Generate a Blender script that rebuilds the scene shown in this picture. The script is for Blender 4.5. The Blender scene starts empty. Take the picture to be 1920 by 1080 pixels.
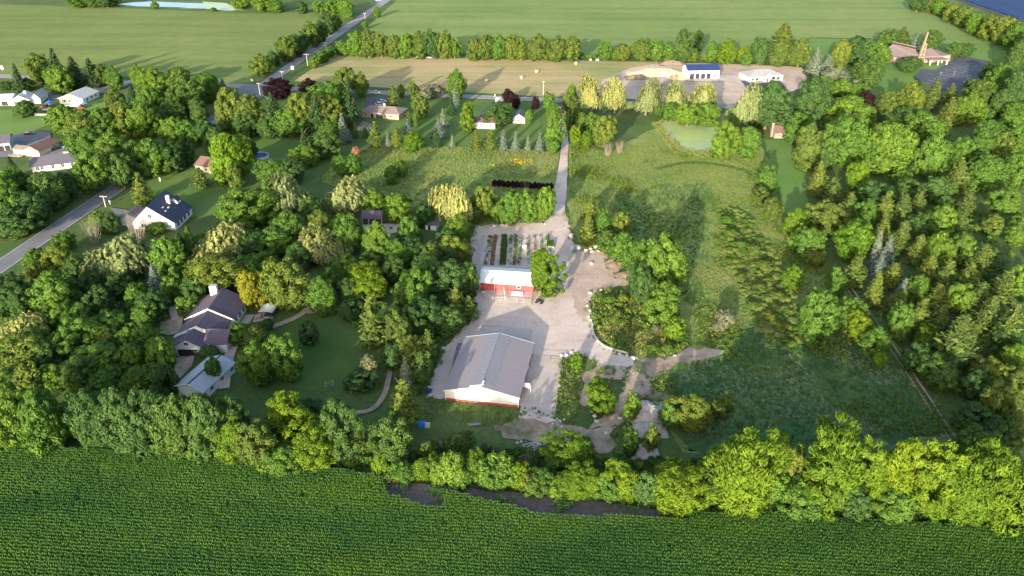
import bpy, bmesh, math, random
import numpy as np
from mathutils import Vector, Matrix
from mathutils.geometry import tessellate_polygon

SC = bpy.context.scene
COL = SC.collection
R = math.radians

# ------------------------------------------------------------------ camera, sky, sun, exposure
CAM_H = 110.0            # height of the drone above the ground
PITCH = R(28.9)          # degrees below the horizontal
FPX = 1450.0             # focal length in pixels of a 1920 px wide photograph
SUN_EL, SUN_AZ = 12.0, 199.0     # sun elevation, and azimuth clockwise from +Y

cam_data = bpy.data.cameras.new('camera')
cam = bpy.data.objects.new('camera', cam_data)
COL.objects.link(cam)
cam.location = (0, 0, CAM_H)
cam.rotation_euler = (R(90) - PITCH, 0, 0)
cam_data.sensor_width = 36.0
cam_data.lens = FPX / 1920 * 36.0
cam_data.clip_start = 1.0
cam_data.clip_end = 6000.0
SC.camera = cam

world = bpy.data.worlds.new('World')
SC.world = world
world.use_nodes = True
wn = world.node_tree
sky = wn.nodes.new('ShaderNodeTexSky')
sky.sky_type = 'NISHITA'
sky.sun_disc = False
sky.sun_elevation = R(SUN_EL)
sky.sun_rotation = R(SUN_AZ)
sky.air_density = 1.0
sky.dust_density = 2.5
sky.ozone_density = 1.0
wn.links.new(sky.outputs[0], wn.nodes['Background'].inputs[0])
wn.nodes['Background'].inputs[1].default_value = 0.15

sun_data = bpy.data.lights.new('sun', 'SUN')
sun_data.energy = 3.5
sun_data.angle = R(0.6)
sun_data.color = (1.0, 0.88, 0.70)
sun = bpy.data.objects.new('sun', sun_data)
COL.objects.link(sun)
_az = R(SUN_AZ - 180)
sun_dir = Vector((math.sin(_az) * math.cos(R(SUN_EL)), math.cos(_az) * math.cos(R(SUN_EL)), -math.sin(R(SUN_EL))))
sun.rotation_euler = sun_dir.to_track_quat('-Z', 'Y').to_euler()
sun.location = (-60, -250, 200)

SC.view_settings.view_transform = 'Standard'
SC.view_settings.look = 'None'
SC.view_settings.gamma = 1.0
SC.view_settings.use_curve_mapping = False
SC.view_settings.exposure = 1.64
SC.render.engine = 'CYCLES'
SC.cycles.max_bounces = 5
SC.cycles.diffuse_bounces = 4
SC.cycles.transmission_bounces = 3
SC.cycles.transparent_max_bounces = 4
SC.cycles.caustics_reflective = False
SC.cycles.caustics_refractive = False
SC.cycles.use_denoising = True

# ------------------------------------------------------------------ survey helpers
CP, SP = math.cos(PITCH), math.sin(PITCH)


def G(px, py, z=0.0):
    """The point of the plane at height z that the photograph shows at pixel (px, py)."""
    a, b = (px - 960) / FPX, (540 - py) / FPX
    dx, dy, dz = a, CP + b * SP, -SP + b * CP
    t = (z - CAM_H) / dz
    return Vector((dx * t, dy * t, z))


def mpp(p):
    """Metres per photograph pixel at point p."""
    return (p.y * CP + (CAM_H - p.z) * SP) / FPX


def height_at(base, py):
    """Height above ground of what shows at row py straight above point base."""
    b = (540 - py) / FPX
    return CAM_H + base.y * (-SP + b * CP) / (CP + b * SP)


# ------------------------------------------------------------------ object helpers
def tag(o, label=None, cat=None, group=None, kind=None):
    if label: o['label'] = label
    if cat: o['category'] = cat
    if group: o['group'] = group
    if kind: o['kind'] = kind
    return o


def empty(name, loc=(0, 0, 0), rz=0.0):
    o = bpy.data.objects.new(name, None)
    COL.objects.link(o)
    o.location = loc
    o.rotation_euler = (0, 0, rz)
    o.empty_display_size = 0.5
    return o


def link(name, me, mat=None, parent=None):
    o = bpy.data.objects.new(name, me)
    COL.objects.link(o)
    if mat is not None and len(me.materials) == 0:
        me.materials.append(mat)
    if parent is not None:
        o.parent = parent
    return o


class MB:
    """Collects simple solids and links them as one mesh object."""
    def __init__(self):
        self.v, self.f = [], []

    def add(self, vs, fs, M=None):
        k = len(self.v)
        for p in vs:
            p = Vector(p)
            self.v.append(tuple(M @ p if M else p))
        self.f += [tuple(i + k for i in f) for f in fs]
        return self

    def box(self, c, s, rz=0.0, M=None, taper=1.0):
        x, y, z = s[0] / 2, s[1] / 2, s[2] / 2
        T = Matrix.Translation(c) @ Matrix.Rotation(rz, 4, 'Z')
        if M: T = M @ T
        vs = []
        for dz in (-z, z):
            k = taper if dz > 0 else 1.0
            vs += [(-x * k, -y * k, dz), (x * k, -y * k, dz), (x * k, y * k, dz), (-x * k, y * k, dz)]
        return self.add(vs, [(3, 2, 1, 0), (4, 5, 6, 7), (0, 1, 5, 4), (1, 2, 6, 5), (2, 3, 7, 6), (3, 0, 4, 7)], T)

    def b2(self, x0, x1, y0, y1, z0, z1):
        return self.box(((x0 + x1) / 2, (y0 + y1) / 2, (z0 + z1) / 2), (x1 - x0, y1 - y0, z1 - z0))

    def tube(self, p, q, r0, r1=None, n=7):
        p, q = Vector(p), Vector(q)
        r1 = r0 if r1 is None else r1
        d = (q - p).normalized()
        a = d.orthogonal().normalized()
        b = d.cross(a)
        vs = []
        for c, r in ((p, r0), (q, r1)):
            for i in range(n):
                t = 2 * math.pi * i / n
                vs.append(c + a * r * math.cos(t) + b * r * math.sin(t))
        fs = [(i, (i + 1) % n, n + (i + 1) % n, n + i) for i in range(n)]
        fs += [tuple(range(n - 1, -1, -1)), tuple(range(n, 2 * n))]
        return self.add(vs, fs)

    def prism(self, prof, a0, a1, axis='y'):
        """Extrudes a closed (u, z) profile from a0 to a1 along local y (u = x) or along local x (u = y)."""
        n = len(prof)
        vs = []
        for a in (a0, a1):
            for u, z in prof:
                vs.append((u, a, z) if axis == 'y' else (a, u, z))
        fs = [tuple(range(n)), tuple(range(2 * n - 1, n - 1, -1))]
        fs += [(i, n + i, n + (i + 1) % n, (i + 1) % n) for i in range(n)]
        return self.add(vs, fs)

    def mesh(self, name):
        me = bpy.data.meshes.new(name)
        me.from_pydata(self.v, [], self.f)
        bm = bmesh.new()
        bm.from_mesh(me)
        bmesh.ops.recalc_face_normals(bm, faces=bm.faces)
        bm.to_mesh(me)
        bm.free()
        return me

    def build(self, name, mat, parent=None):
        return link(name, self.mesh(name), mat, parent)


def copy_tree(o, parent=None):
    c = o.copy()
    COL.objects.link(c)
    if parent is not None:
        c.parent = parent
    for ch in list(o.children):
        copy_tree(ch, c)
    return c


# ------------------------------------------------------------------ materials
ROW = R(5)      # the land grid lies 5 degrees off the camera's heading
MATS = {}


def nodes_of(name):
    m = bpy.data.materials.new(name)
    m.use_nodes = True
    nt = m.node_tree
    return m, nt, nt.nodes['Principled BSDF']


def ramp(nt, fac, stops):
    r = nt.nodes.new('ShaderNodeValToRGB')
    e = r.color_ramp.elements
    while len(e) < len(stops):
        e.new(0.5)
    for i, (p, c) in enumerate(stops):
        e[i].position = p
        e[i].color = (*c, 1)
    nt.links.new(fac, r.inputs[0])
    return r.outputs[0]


def noise(nt, vec, scale, detail=4.0, rough=0.6):
    n = nt.nodes.new('ShaderNodeTexNoise')
    n.inputs['Scale'].default_value = scale
    n.inputs['Detail'].default_value = detail
    n.inputs['Roughness'].default_value = rough
    if vec is not None:
        nt.links.new(vec, n.inputs['Vector'])
    return n.outputs[0]


def position(nt, scale=(1, 1, 1), rz=0.0):
    g = nt.nodes.new('ShaderNodeNewGeometry')
    mp = nt.nodes.new('ShaderNodeMapping')
    mp.inputs['Scale'].default_value = scale
    mp.inputs['Rotation'].default_value = (0, 0, rz)
    nt.links.new(g.outputs['Position'], mp.inputs['Vector'])
    return mp.outputs[0]


def mix(nt, a, b, fac=0.5, mode='MIX'):
    m = nt.nodes.new('ShaderNodeMix')
    m.data_type = 'RGBA'
    m.blend_type = mode
    for s, v in ((m.inputs[0], fac), (m.inputs[6], a), (m.inputs[7], b)):
        if isinstance(v, (int, float)):
            s.default_value = v
        elif isinstance(v, tuple):
            s.default_value = (*v, 1)
        else:
            nt.links.new(v, s)
    return m.outputs[2]


def bump(nt, p, h, strength, dist):
    b = nt.nodes.new('ShaderNodeBump')
    b.inputs['Strength'].default_value = strength
    b.inputs['Distance'].default_value = dist
    nt.links.new(h, b.inputs['Height'])
    nt.links.new(b.outputs[0], p.inputs['Normal'])


def ground_mat(name, broad, fine, streak=None, s_broad=0.03, s_fine=0.9, rough=0.95, bump_h=0.0, patches=None, tint=None):
    """Soil or turf: a broad colour ramp, finer speckle, optional long streaks that follow the crop rows, optional patches."""
    m, nt, p = nodes_of(name)
    pos = position(nt)
    b = ramp(nt, noise(nt, pos, s_broad, 6, 0.62), broad)
    f = ramp(nt, noise(nt, pos, s_fine, 5, 0.7), fine)
    col = mix(nt, b, f, 1.0, 'MULTIPLY')
    if patches:
        sc, lo, hi, c = patches
        fac = ramp(nt, noise(nt, pos, sc, 5, 0.65), [(lo, (0, 0, 0)), (hi, (1, 1, 1))])
        col = mix(nt, col, c, fac)
    if streak:
        sx, sy, rz, stops = streak
        pv = position(nt, (sx, sy, 1), rz)
        col = mix(nt, col, ramp(nt, noise(nt, pv, 1.0, 5, 0.6), stops), 1.0, 'MULTIPLY')
    nt.links.new(col, p.inputs['Base Color'])
    p.inputs['Roughness'].default_value = rough
    p.inputs['Specular IOR Level'].default_value = 0.15
    if bump_h:
        bump(nt, p, noise(nt, pos, s_fine * 1.7, 5, 0.7), 0.8, bump_h)
    MATS[name] = m
    return m


def plain(name, col, rough=0.6, var=0.18, scale=1.5, metal=0.0, spec=0.4, stretch=(1, 1, 1), emit=None):
    m, nt, p = nodes_of(name)
    tc = nt.nodes.new('ShaderNodeTexCoord')
    mp = nt.nodes.new('ShaderNodeMapping')
    mp.inputs['Scale'].default_value = stretch
    nt.links.new(tc.outputs['Object'], mp.inputs['Vector'])
    lo = tuple(c * (1 - var) for c in col)
    hi = tuple(min(1.0, c * (1 + var)) for c in col)
    nt.links.new(ramp(nt, noise(nt, mp.outputs[0], scale, 5, 0.65), [(0.3, lo), (0.7, hi)]), p.inputs['Base Color'])
    p.inputs['Roughness'].default_value = rough
    p.inputs['Metallic'].default_value = metal
    p.inputs['Specular IOR Level'].default_value = spec
    MATS[name] = m
    return m


def leaf_mat(name, col, shift=(1.18, 1.12, 0.95), trans=0.25, spread=0.30, zone=False):
    """Foliage: the colour wanders from leaf to leaf, clump to clump and tree to tree; part of the light passes through."""
    m, nt, p = nodes_of(name)
    at = nt.nodes.new('ShaderNodeAttribute')
    at.attribute_name = 'var'
    oi = nt.nodes.new('ShaderNodeObjectInfo')
    lo = tuple(c * (1 - spread) for c in col)
    hi = tuple(min(1, c * (1 + spread) * k) for c, k in zip(col, shift))
    c = ramp(nt, at.outputs['Fac'], [(0.0, lo), (0.55, col), (1.0, hi)])
    t = ramp(nt, oi.outputs['Random'], [(0.0, (0.78, 0.84, 0.88)), (0.5, (1, 1, 1)), (1.0, (1.22, 1.10, 0.88))])
    c = mix(nt, c, t, 1.0, 'MULTIPLY')
    if zone:        # growth differs from place to place in the field
        q = ramp(nt, noise(nt, position(nt, (0.5, 1.6, 1), ROW), 0.055, 5, 0.65), [(0.32, (0.62, 0.74, 0.85)), (0.5, (1, 1, 1)), (0.68, (1.35, 1.15, 0.8))])
        c = mix(nt, c, q, 1.0, 'MULTIPLY')
    nt.links.new(c, p.inputs['Base Color'])
    p.inputs['Roughness'].default_value = 0.62
    p.inputs['Specular IOR Level'].default_value = 0.10
    tr = nt.nodes.new('ShaderNodeBsdfTranslucent')
    tc = mix(nt, c, (1.0, 1.12, 0.55), 1.0, 'MULTIPLY')
    nt.links.new(tc, tr.inputs['Color'])
    ms = nt.nodes.new('ShaderNodeMixShader')
    ms.inputs[0].default_value = trans
    nt.links.new(p.outputs[0], ms.inputs[1])
    nt.links.new(tr.outputs[0], ms.inputs[2])
    nt.links.new(ms.outputs[0], nt.nodes['Material Output'].inputs['Surface'])
    MATS[name] = m
    return m


turf = [(0.30, (0.62, 0.66, 0.58)), (0.5, (1, 1, 1)), (0.72, (1.35, 1.28, 1.15))]
ground_mat('rough_turf', [(0.30, (0.052, 0.096, 0.028)), (0.5, (0.082, 0.128, 0.038)), (0.68, (0.125, 0.158, 0.054))], turf, s_broad=0.035, s_fine=0.8, bump_h=0.10)
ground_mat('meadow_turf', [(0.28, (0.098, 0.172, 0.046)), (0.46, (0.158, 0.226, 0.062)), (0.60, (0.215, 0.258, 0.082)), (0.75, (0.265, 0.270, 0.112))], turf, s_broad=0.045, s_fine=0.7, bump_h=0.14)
ground_mat('shade_tinted_turf', [(0.28, (0.038, 0.090, 0.032)), (0.5, (0.060, 0.124, 0.042)), (0.72, (0.105, 0.155, 0.052))], turf, s_broad=0.05, s_fine=0.6, bump_h=0.14)  # meadow green darkened and cooled: tree shade put into the colour
ground_mat('track_gravel', [(0.30, (0.355, 0.285, 0.240)), (0.5, (0.47, 0.385, 0.335)), (0.72, (0.58, 0.485, 0.430))], [(0.28, (0.86, 0.85, 0.84)), (0.72, (1.08, 1.07, 1.06))], s_broad=0.12, s_fine=0.7)
ground_mat('worn_dirt', [(0.3, (0.34, 0.265, 0.220)), (0.5, (0.44, 0.35, 0.295)), (0.72, (0.54, 0.435, 0.375))], [(0.28, (0.80, 0.79, 0.78)), (0.72, (1.1, 1.09, 1.08))], s_broad=0.09, s_fine=0.6, bump_h=0.05)
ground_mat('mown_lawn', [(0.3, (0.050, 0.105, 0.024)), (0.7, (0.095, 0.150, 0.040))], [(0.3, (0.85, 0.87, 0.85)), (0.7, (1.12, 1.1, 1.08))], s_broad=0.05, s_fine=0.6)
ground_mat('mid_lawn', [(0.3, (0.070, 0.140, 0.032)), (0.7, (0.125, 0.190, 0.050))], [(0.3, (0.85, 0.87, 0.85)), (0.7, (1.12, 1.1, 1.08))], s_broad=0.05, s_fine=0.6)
ground_mat('lit_lawn', [(0.3, (0.095, 0.195, 0.042)), (0.7, (0.155, 0.240, 0.062))], [(0.3, (0.85, 0.87, 0.85)), (0.7, (1.12, 1.1, 1.08))], s_broad=0.04, s_fine=0.6)  # brighter copy of the lawn: sunlight on the blades put into the colour
ground_mat('west_crop', [(0.32, (0.128, 0.180, 0.050)), (0.5, (0.154, 0.202, 0.058)), (0.70, (0.186, 0.230, 0.066))], [(0.3, (0.86, 0.88, 0.86)), (0.7, (1.1, 1.1, 1.08))],
           streak=(0.004, 0.055, ROW, [(0.35, (0.86, 0.90, 0.86)), (0.5, (1, 1, 1)), (0.68, (1.10, 1.08, 1.02))]), s_broad=0.007, s_fine=0.12)
ground_mat('north_crop', [(0.32, (0.138, 0.206, 0.060)), (0.5, (0.172, 0.236, 0.070)), (0.70, (0.222, 0.264, 0.082))], [(0.3, (0.86, 0.88, 0.86)), (0.7, (1.1, 1.1, 1.08))],
           streak=(0.004, 0.060, ROW, [(0.35, (0.80, 0.88, 0.82)), (0.5, (1, 1, 1)), (0.66, (1.16, 1.10, 1.04))]), s_broad=0.006, s_fine=0.12)
ground_mat('hay_stubble', [(0.32, (0.300, 0.270, 0.125)), (0.5, (0.365, 0.300, 0.155)), (0.68, (0.430, 0.335, 0.195))], [(0.3, (0.86, 0.88, 0.86)), (0.7, (1.1, 1.1, 1.08))],
           streak=(0.012, 0.22, R(9), [(0.36, (0.74, 0.86, 0.70)), (0.5, (1, 1, 1)), (0.66, (1.12, 1.06, 1.06))]), s_broad=0.014, s_fine=0.3, patches=(0.012, 0.50, 0.66, (0.225, 0.255, 0.095)))
ground_mat('gravel', [(0.30, (0.40, 0.325, 0.285)), (0.5, (0.54, 0.445, 0.400)), (0.72, (0.63, 0.530, 0.480))], [(0.28, (0.86, 0.85, 0.84)), (0.5, (1, 1, 1)), (0.72, (1.08, 1.07, 1.06))],
           s_broad=0.055, s_fine=0.7, bump_h=0.025, patches=(0.10, 0.56, 0.70, (0.33, 0.27, 0.21)))
ground_mat('concrete_apron', [(0.3, (0.42, 0.355, 0.325)), (0.7, (0.54, 0.465, 0.425))], [(0.3, (0.86, 0.86, 0.86)), (0.7, (1.08, 1.08, 1.08))], s_broad=0.16, s_fine=1.6)
ground_mat('bare_dirt', [(0.3, (0.27, 0.20, 0.155)), (0.5, (0.41, 0.315, 0.250)), (0.72, (0.53, 0.42, 0.345))], [(0.28, (0.70, 0.70, 0.68)), (0.72, (1.18, 1.16, 1.14))], s_broad=0.09, s_fine=0.8, bump_h=0.10,
           patches=(0.07, 0.50, 0.64, (0.115, 0.13, 0.062)))
ground_mat('building_dirt', [(0.3, (0.42, 0.32, 0.26)), (0.7, (0.58, 0.45, 0.37))], [(0.3, (0.85, 0.85, 0.85)), (0.7, (1.1, 1.1, 1.1))], s_broad=0.03, s_fine=0.3, patches=(0.02, 0.52, 0.66, (0.27, 0.26, 0.15)))
ground_mat('wet_soil', [(0.3, (0.115, 0.098, 0.105)), (0.7, (0.175, 0.148, 0.155))], [(0.3, (0.75, 0.75, 0.75)), (0.7, (1.2, 1.18, 1.16))], s_broad=0.15, s_fine=1.2, rough=0.8, bump_h=0.06)
ground_mat('asphalt', [(0.3, (0.145, 0.150, 0.172)), (0.7, (0.195, 0.200, 0.222))], [(0.3, (0.86, 0.86, 0.87)), (0.7, (1.1, 1.1, 1.1))], s_broad=0.10, s_fine=1.6, rough=0.85)
ground_mat('pale_asphalt', [(0.3, (0.24, 0.235, 0.24)), (0.7, (0.31, 0.30, 0.30))], [(0.3, (0.88, 0.88, 0.88)), (0.7, (1.08, 1.08, 1.08))], s_broad=0.05, s_fine=1.0, rough=0.88)
ground_mat('dark_asphalt', [(0.3, (0.068, 0.075, 0.098)), (0.7, (0.100, 0.107, 0.130))], [(0.3, (0.86, 0.86, 0.87)), (0.7, (1.1, 1.1, 1.1))], s_broad=0.06, s_fine=1.0, rough=0.8,
           patches=(0.16, 0.60, 0.66, (0.16, 0.16, 0.17)))
ground_mat('garden_path', [(0.3, (0.36, 0.30, 0.23)), (0.7, (0.44, 0.37, 0.29))], turf, s_broad=0.2, s_fine=1.4)

m, nt, p = nodes_of('algae_water')
nt.links.new(ramp(nt, noise(nt, position(nt), 0.06, 5, 0.6), [(0.35, (0.26, 0.35, 0.17)), (0.5, (0.34, 0.42, 0.17)), (0.65, (0.40, 0.46, 0.16))]), p.inputs['Base Color'])
p.inputs['Roughness'].default_value = 0.32
MATS['algae_water'] = m
m, nt, p = nodes_of('sky_tinted_water')
p.inputs['Base Color'].default_value = (0.045, 0.150, 0.340, 1)  # blue of the reflected sky put into the base colour
p.inputs['Roughness'].default_value = 0.12
p.inputs['IOR'].default_value = 1.33
p.inputs['Specular IOR Level'].default_value = 1.0
bump(nt, p, noise(nt, position(nt), 0.9, 3, 0.5), 0.15, 0.05)
MATS['sky_tinted_water'] = m

GREENS = {
    'D': (0.064, 0.130, 0.038), 'M': (0.098, 0.190, 0.034), 'O': (0.112, 0.168, 0.036), 'Y': (0.112, 0.196, 0.020),
    'L': (0.108, 0.205, 0.022), 'W': (0.228, 0.270, 0.112), 'G': (0.25, 0.25, 0.026), 'P': (0.020, 0.010, 0.015),
    'S': (0.130, 0.180, 0.150), 'C': (0.034, 0.072, 0.030), 'N': (0.098, 0.146, 0.036), 'A': (0.062, 0.125, 0.028),
    'b': (0.165, 0.185, 0.115), 'R': (0.30, 0.165, 0.110),
}
for k, c in GREENS.items():
    leaf_mat('leaf_' + k, c, trans=0.12 if k in 'PSC' else 0.30)
plain('bark', (0.15, 0.115, 0.085), 0.9, 0.3, 3.0, stretch=(4, 4, 0.6))
plain('pale_bark', (0.36, 0.32, 0.27), 0.9, 0.25, 3.0, stretch=(4, 4, 0.6))
plain('bare_twig', (0.27, 0.23, 0.19), 0.9, 0.25, 3.0)
leaf_mat('corn_leaf', (0.092, 0.205, 0.050), trans=0.22, spread=0.35, zone=True)
leaf_mat('grass_blade', (0.192, 0.262, 0.070), trans=0.2, spread=0.35)
leaf_mat('dry_blade', (0.225, 0.250, 0.085), trans=0.15, spread=0.3)
leaf_mat('scrub_leaf', (0.185, 0.250, 0.070), trans=0.25, spread=0.3)
leaf_mat('shade_tinted_blade', (0.085, 0.175, 0.050), trans=0.2, spread=0.35)  # grass blades with tree shade put into their colour
leaf_mat('weed_leaf', (0.125, 0.195, 0.042), trans=0.2, spread=0.4)
leaf_mat('white_flower', (0.33, 0.38, 0.29), trans=0.1, spread=0.3)
leaf_mat('yellow_flower', (0.44, 0.36, 0.05), trans=0.1, spread=0.25)

# ------------------------------------------------------------------ ground and other sheets
LAYER = [0]


def next_layer():
    """Every sheet lies a few millimetres above the one laid before it."""
    LAYER[0] += 1
    return 0.0045 * LAYER[0]


def spread_edge(pts, jit, step, rng, closed=True):
    out = []
    n = len(pts)
    for i in range(n if closed else n - 1):
        a, b = pts[i], pts[(i + 1) % n]
        k = max(1, int((b - a).length / step))
        for j in range(k):
            q = a.lerp(b, j / k)
            if jit and (j or jit > 0.3):
                q = q + Vector((rng.uniform(-jit, jit), rng.uniform(-jit, jit), 0))
            out.append(q)
    return out


def sheet(name, label, cat, pix, z, mat, jit=0.0, step=3.0, kind='structure', world_pts=None):
    rng = random.Random(hash(name) % 1000 if False else len(label) * 7 + len(pix if pix else world_pts))
    z = 0.0 if name == 'ground' else next_layer()
    pts = [G(x, y) for x, y in pix] if pix else [Vector((x, y, 0)) for x, y in world_pts]
    if jit:
        pts = spread_edge(pts, jit, step, rng)
    tris = tessellate_polygon([[Vector((q.x, q.y, 0)) for q in pts]])
    me = bpy.data.meshes.new(name)
    fs = []
    for a, b, c in tris:
        up = (pts[b].x - pts[a].x) * (pts[c].y - pts[a].y) - (pts[c].x - pts[a].x) * (pts[b].y - pts[a].y)
        if abs(up) > 1e-7:
            fs.append((a, b, c) if up > 0 else (a, c, b))
    me.from_pydata([(q.x, q.y, z) for q in pts], [], fs)
    o = link(name, me, MATS[mat])
    return tag(o, label, cat, None, kind)


def ribbon(name, label, cat, pts, width, z, mat, kind='structure', parent=None, jit=0.0):
    """A strip along a centre line of world points."""
    rng = random.Random(len(label))
    z = next_layer()
    vs, fs = [], []
    for i, q in enumerate(pts):
        a = pts[max(0, i - 1)]
        b = pts[min(len(pts) - 1, i + 1)]
        d = (b - a).normalized()
        w = width[i] if isinstance(width, (list, tuple)) else width
        nrm = Vector((-d.y, d.x, 0)) * (w / 2)
        j = rng.uniform(-jit, jit)
        vs += [(q.x + nrm.x * (1 + j), q.y + nrm.y * (1 + j), z), (q.x - nrm.x, q.y - nrm.y, z)]
        if i:
            k = 2 * i
            fs.append((k - 2, k - 1, k + 1, k))
    me = bpy.data.meshes.new(name)
    me.from_pydata(vs, [], fs)
    o = link(name, me, MATS[mat], parent)
    if parent is None:
        tag(o, label, cat, None, kind)
    return o


def curve_pts(pix, n=6, z=0.0):
    """Catmull-Rom through pixel points, on the ground."""
    P = [G(x, y) for x, y in pix]
    out = []
    for i in range(len(P) - 1):
        p0, p1, p2, p3 = P[max(0, i - 1)], P[i], P[i + 1], P[min(len(P) - 1, i + 2)]
        for j in range(n):
            t = j / n
            out.append(0.5 * ((2 * p1) + (p2 - p0) * t + (2 * p0 - 5 * p1 + 4 * p2 - p3) * t * t + (3 * p1 - p0 - 3 * p2 + p3) * t ** 3))
    out.append(P[-1])
    return out


sheet('ground', 'rough green grassland under everything', 'ground', None, 0.0, 'rough_turf', world_pts=[(-1800, -400), (1800, -400), (1800, 2200), (-1800, 2200)])
sheet('far_west_field', 'wide olive green crop field west of the straight road', 'field', [(-260, 140), (-260, 8), (0, 8), (200, 14), (450, 24), (612, 23), (640, 26), (560, 78), (520, 108), (492, 150), (430, 158), (200, 140), (0, 140)], 0.02, 'west_crop', 0.6, 20)
sheet('far_north_field', 'wide bright green crop field north of the tree band', 'field', [(640, 100), (690, 48), (745, 0), (775, -16), (1660, -16), (1712, 8), (1800, 52), (1880, 84), (1780, 80), (1640, 72), (1520, 70), (1480, 78), (1400, 108), (1100, 104), (860, 100)], 0.02, 'north_crop', 0.6, 20)
sheet('hay_field', 'mown tan hay field with faint swath lines', 'field', [(553, 152), (600, 118), (632, 102), (700, 104), (860, 109), (1090, 114), (1240, 116), (1200, 180), (1018, 181), (860, 172), (700, 163)], 0.03, 'hay_stubble', 0.5, 12)
sheet('building_plot', 'bare tan soil round the new white house and shed', 'ground', [(1130, 150), (1180, 128), (1240, 118), (1400, 120), (1500, 126), (1512, 142), (1500, 165), (1440, 186), (1330, 200), (1200, 186), (1130, 180)], 0.04, 'building_dirt', 1.2, 6)
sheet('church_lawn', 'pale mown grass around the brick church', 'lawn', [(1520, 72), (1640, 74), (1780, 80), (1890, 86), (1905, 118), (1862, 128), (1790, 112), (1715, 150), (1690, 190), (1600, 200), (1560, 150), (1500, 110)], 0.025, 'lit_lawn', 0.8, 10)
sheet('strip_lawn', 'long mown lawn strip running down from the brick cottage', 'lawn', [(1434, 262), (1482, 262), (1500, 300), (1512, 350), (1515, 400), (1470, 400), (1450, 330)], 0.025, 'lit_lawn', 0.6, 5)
sheet('meadow', 'rough weedy meadow east of the gravel lane', 'meadow', [(1068, 270), (1140, 285), (1240, 235), (1300, 205), (1400, 240), (1436, 290), (1452, 330), (1475, 410), (1580, 540), (1690, 660), (1790, 815), (1500, 850), (1280, 850), (1200, 700), (1180, 560), (1130, 480), (1076, 440), (1062, 380)], 0.02, 'meadow_turf', 0.8, 6)
sheet('lower_meadow', 'lush dark green lower part of the right meadow', 'meadow', [(1300, 640), (1390, 618), (1500, 640), (1600, 590), (1690, 662), (1788, 812), (1500, 848), (1280, 848), (1240, 720), (1290, 684), (1362, 668)], 0.02, 'shade_tinted_turf', 2.2, 2.0)  # shade of the tree row painted in by a darker turf sheet
sheet('middle_meadow', 'rough grass plot west of the gravel lane', 'meadow', [(640, 290), (700, 275), (860, 275), (1050, 284), (1046, 340), (1035, 415), (880, 425), (760, 420), (700, 380), (600, 340)], 0.02, 'meadow_turf', 0.8, 6)
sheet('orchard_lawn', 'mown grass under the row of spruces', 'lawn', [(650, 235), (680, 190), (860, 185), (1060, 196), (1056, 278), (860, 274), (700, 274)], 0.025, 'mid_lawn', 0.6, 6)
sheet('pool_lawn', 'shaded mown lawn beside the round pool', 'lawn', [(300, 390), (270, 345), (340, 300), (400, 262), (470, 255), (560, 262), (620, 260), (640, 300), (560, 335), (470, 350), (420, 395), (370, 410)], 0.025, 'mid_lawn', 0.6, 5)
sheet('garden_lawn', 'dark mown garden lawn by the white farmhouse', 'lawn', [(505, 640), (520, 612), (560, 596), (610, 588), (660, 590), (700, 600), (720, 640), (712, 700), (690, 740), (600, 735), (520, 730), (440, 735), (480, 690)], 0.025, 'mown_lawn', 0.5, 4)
sheet('bright_lawn', 'bright green lawn behind the grey roofed houses', 'lawn', [(-60, 218), (0, 216), (80, 220), (95, 232), (60, 246), (20, 255), (-60, 256)], 0.03, 'lit_lawn', 0.4, 6)
sheet('side_lawn', 'green yard before the white ranch houses', 'lawn', [(-60, 205), (60, 207), (110, 215), (150, 205), (190, 190), (230, 180), (240, 215), (100, 221), (-60, 217)], 0.025, 'lit_lawn', 0.4, 6)

# water
sheet('pond_bank', 'tan muddy edge along the far side of the farm pond', 'bank', [(1228, 234), (1255, 226), (1300, 227), (1345, 231), (1362, 248), (1362, 275), (1340, 286), (1300, 288), (1274, 282), (1254, 262)], 0.035, 'building_dirt', 0.5, 2.5)
sheet('pond', 'murky pale green farm pond', 'pond', [(1236, 234), (1255, 230), (1300, 231), (1338, 235), (1350, 250), (1352, 270), (1335, 280), (1300, 283), (1280, 276), (1262, 258)], 0.05, 'algae_water', 0.3, 3)
sheet('far_pond', 'blue pond at the far edge of the west field', 'pond', [(222, 8), (252, 4), (285, 3), (330, 5), (385, 6), (392, 12), (360, 14), (300, 13), (255, 12)], 0.05, 'sky_tinted_water', 0.8, 8)
sheet('far_pond_shallows', 'pale weedy shallows beside the far blue pond', 'pond', [(380, 3), (425, 6), (445, 15), (460, 20), (420, 20), (385, 16), (330, 15.5), (385, 12)], 0.045, 'algae_water', 0.8, 8)
sheet('bridge_pond', 'small blue pond beyond the roadside trees', 'pond', [(705, 3), (722, 2), (722, -6), (700, -6)], 0.045, 'sky_tinted_water', 0.5, 8)

# roads and hard surfaces
NS = [G(-140, 594), G(0, 500), G(137, 407), G(275, 316), G(380, 240), G(483, 168)]
ribbon('county_road', 'straight asphalt road running away through the left of the view', 'road', NS, 7.4, 0.06, 'asphalt')
ribbon('gravel_road', 'pale straight road running north between the fields', 'road', [G(483, 168), G(540, 127), G(605, 84), G(655, 48), G(722, 2), G(770, -32)], 7.6, 0.062, 'pale_asphalt')
EW = [G(-120, 136), G(0, 143), G(130, 150), G(232, 154), G(330, 157), G(440, 161), G(520, 165), G(700, 173), G(860, 180.5), G(1018, 187), G(1200, 194), G(1330, 198), G(1500, 206)]
ribbon('cross_road', 'asphalt cross road passing the houses and hay field', 'road', EW, 7.5, 0.058, 'pale_asphalt')


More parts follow.
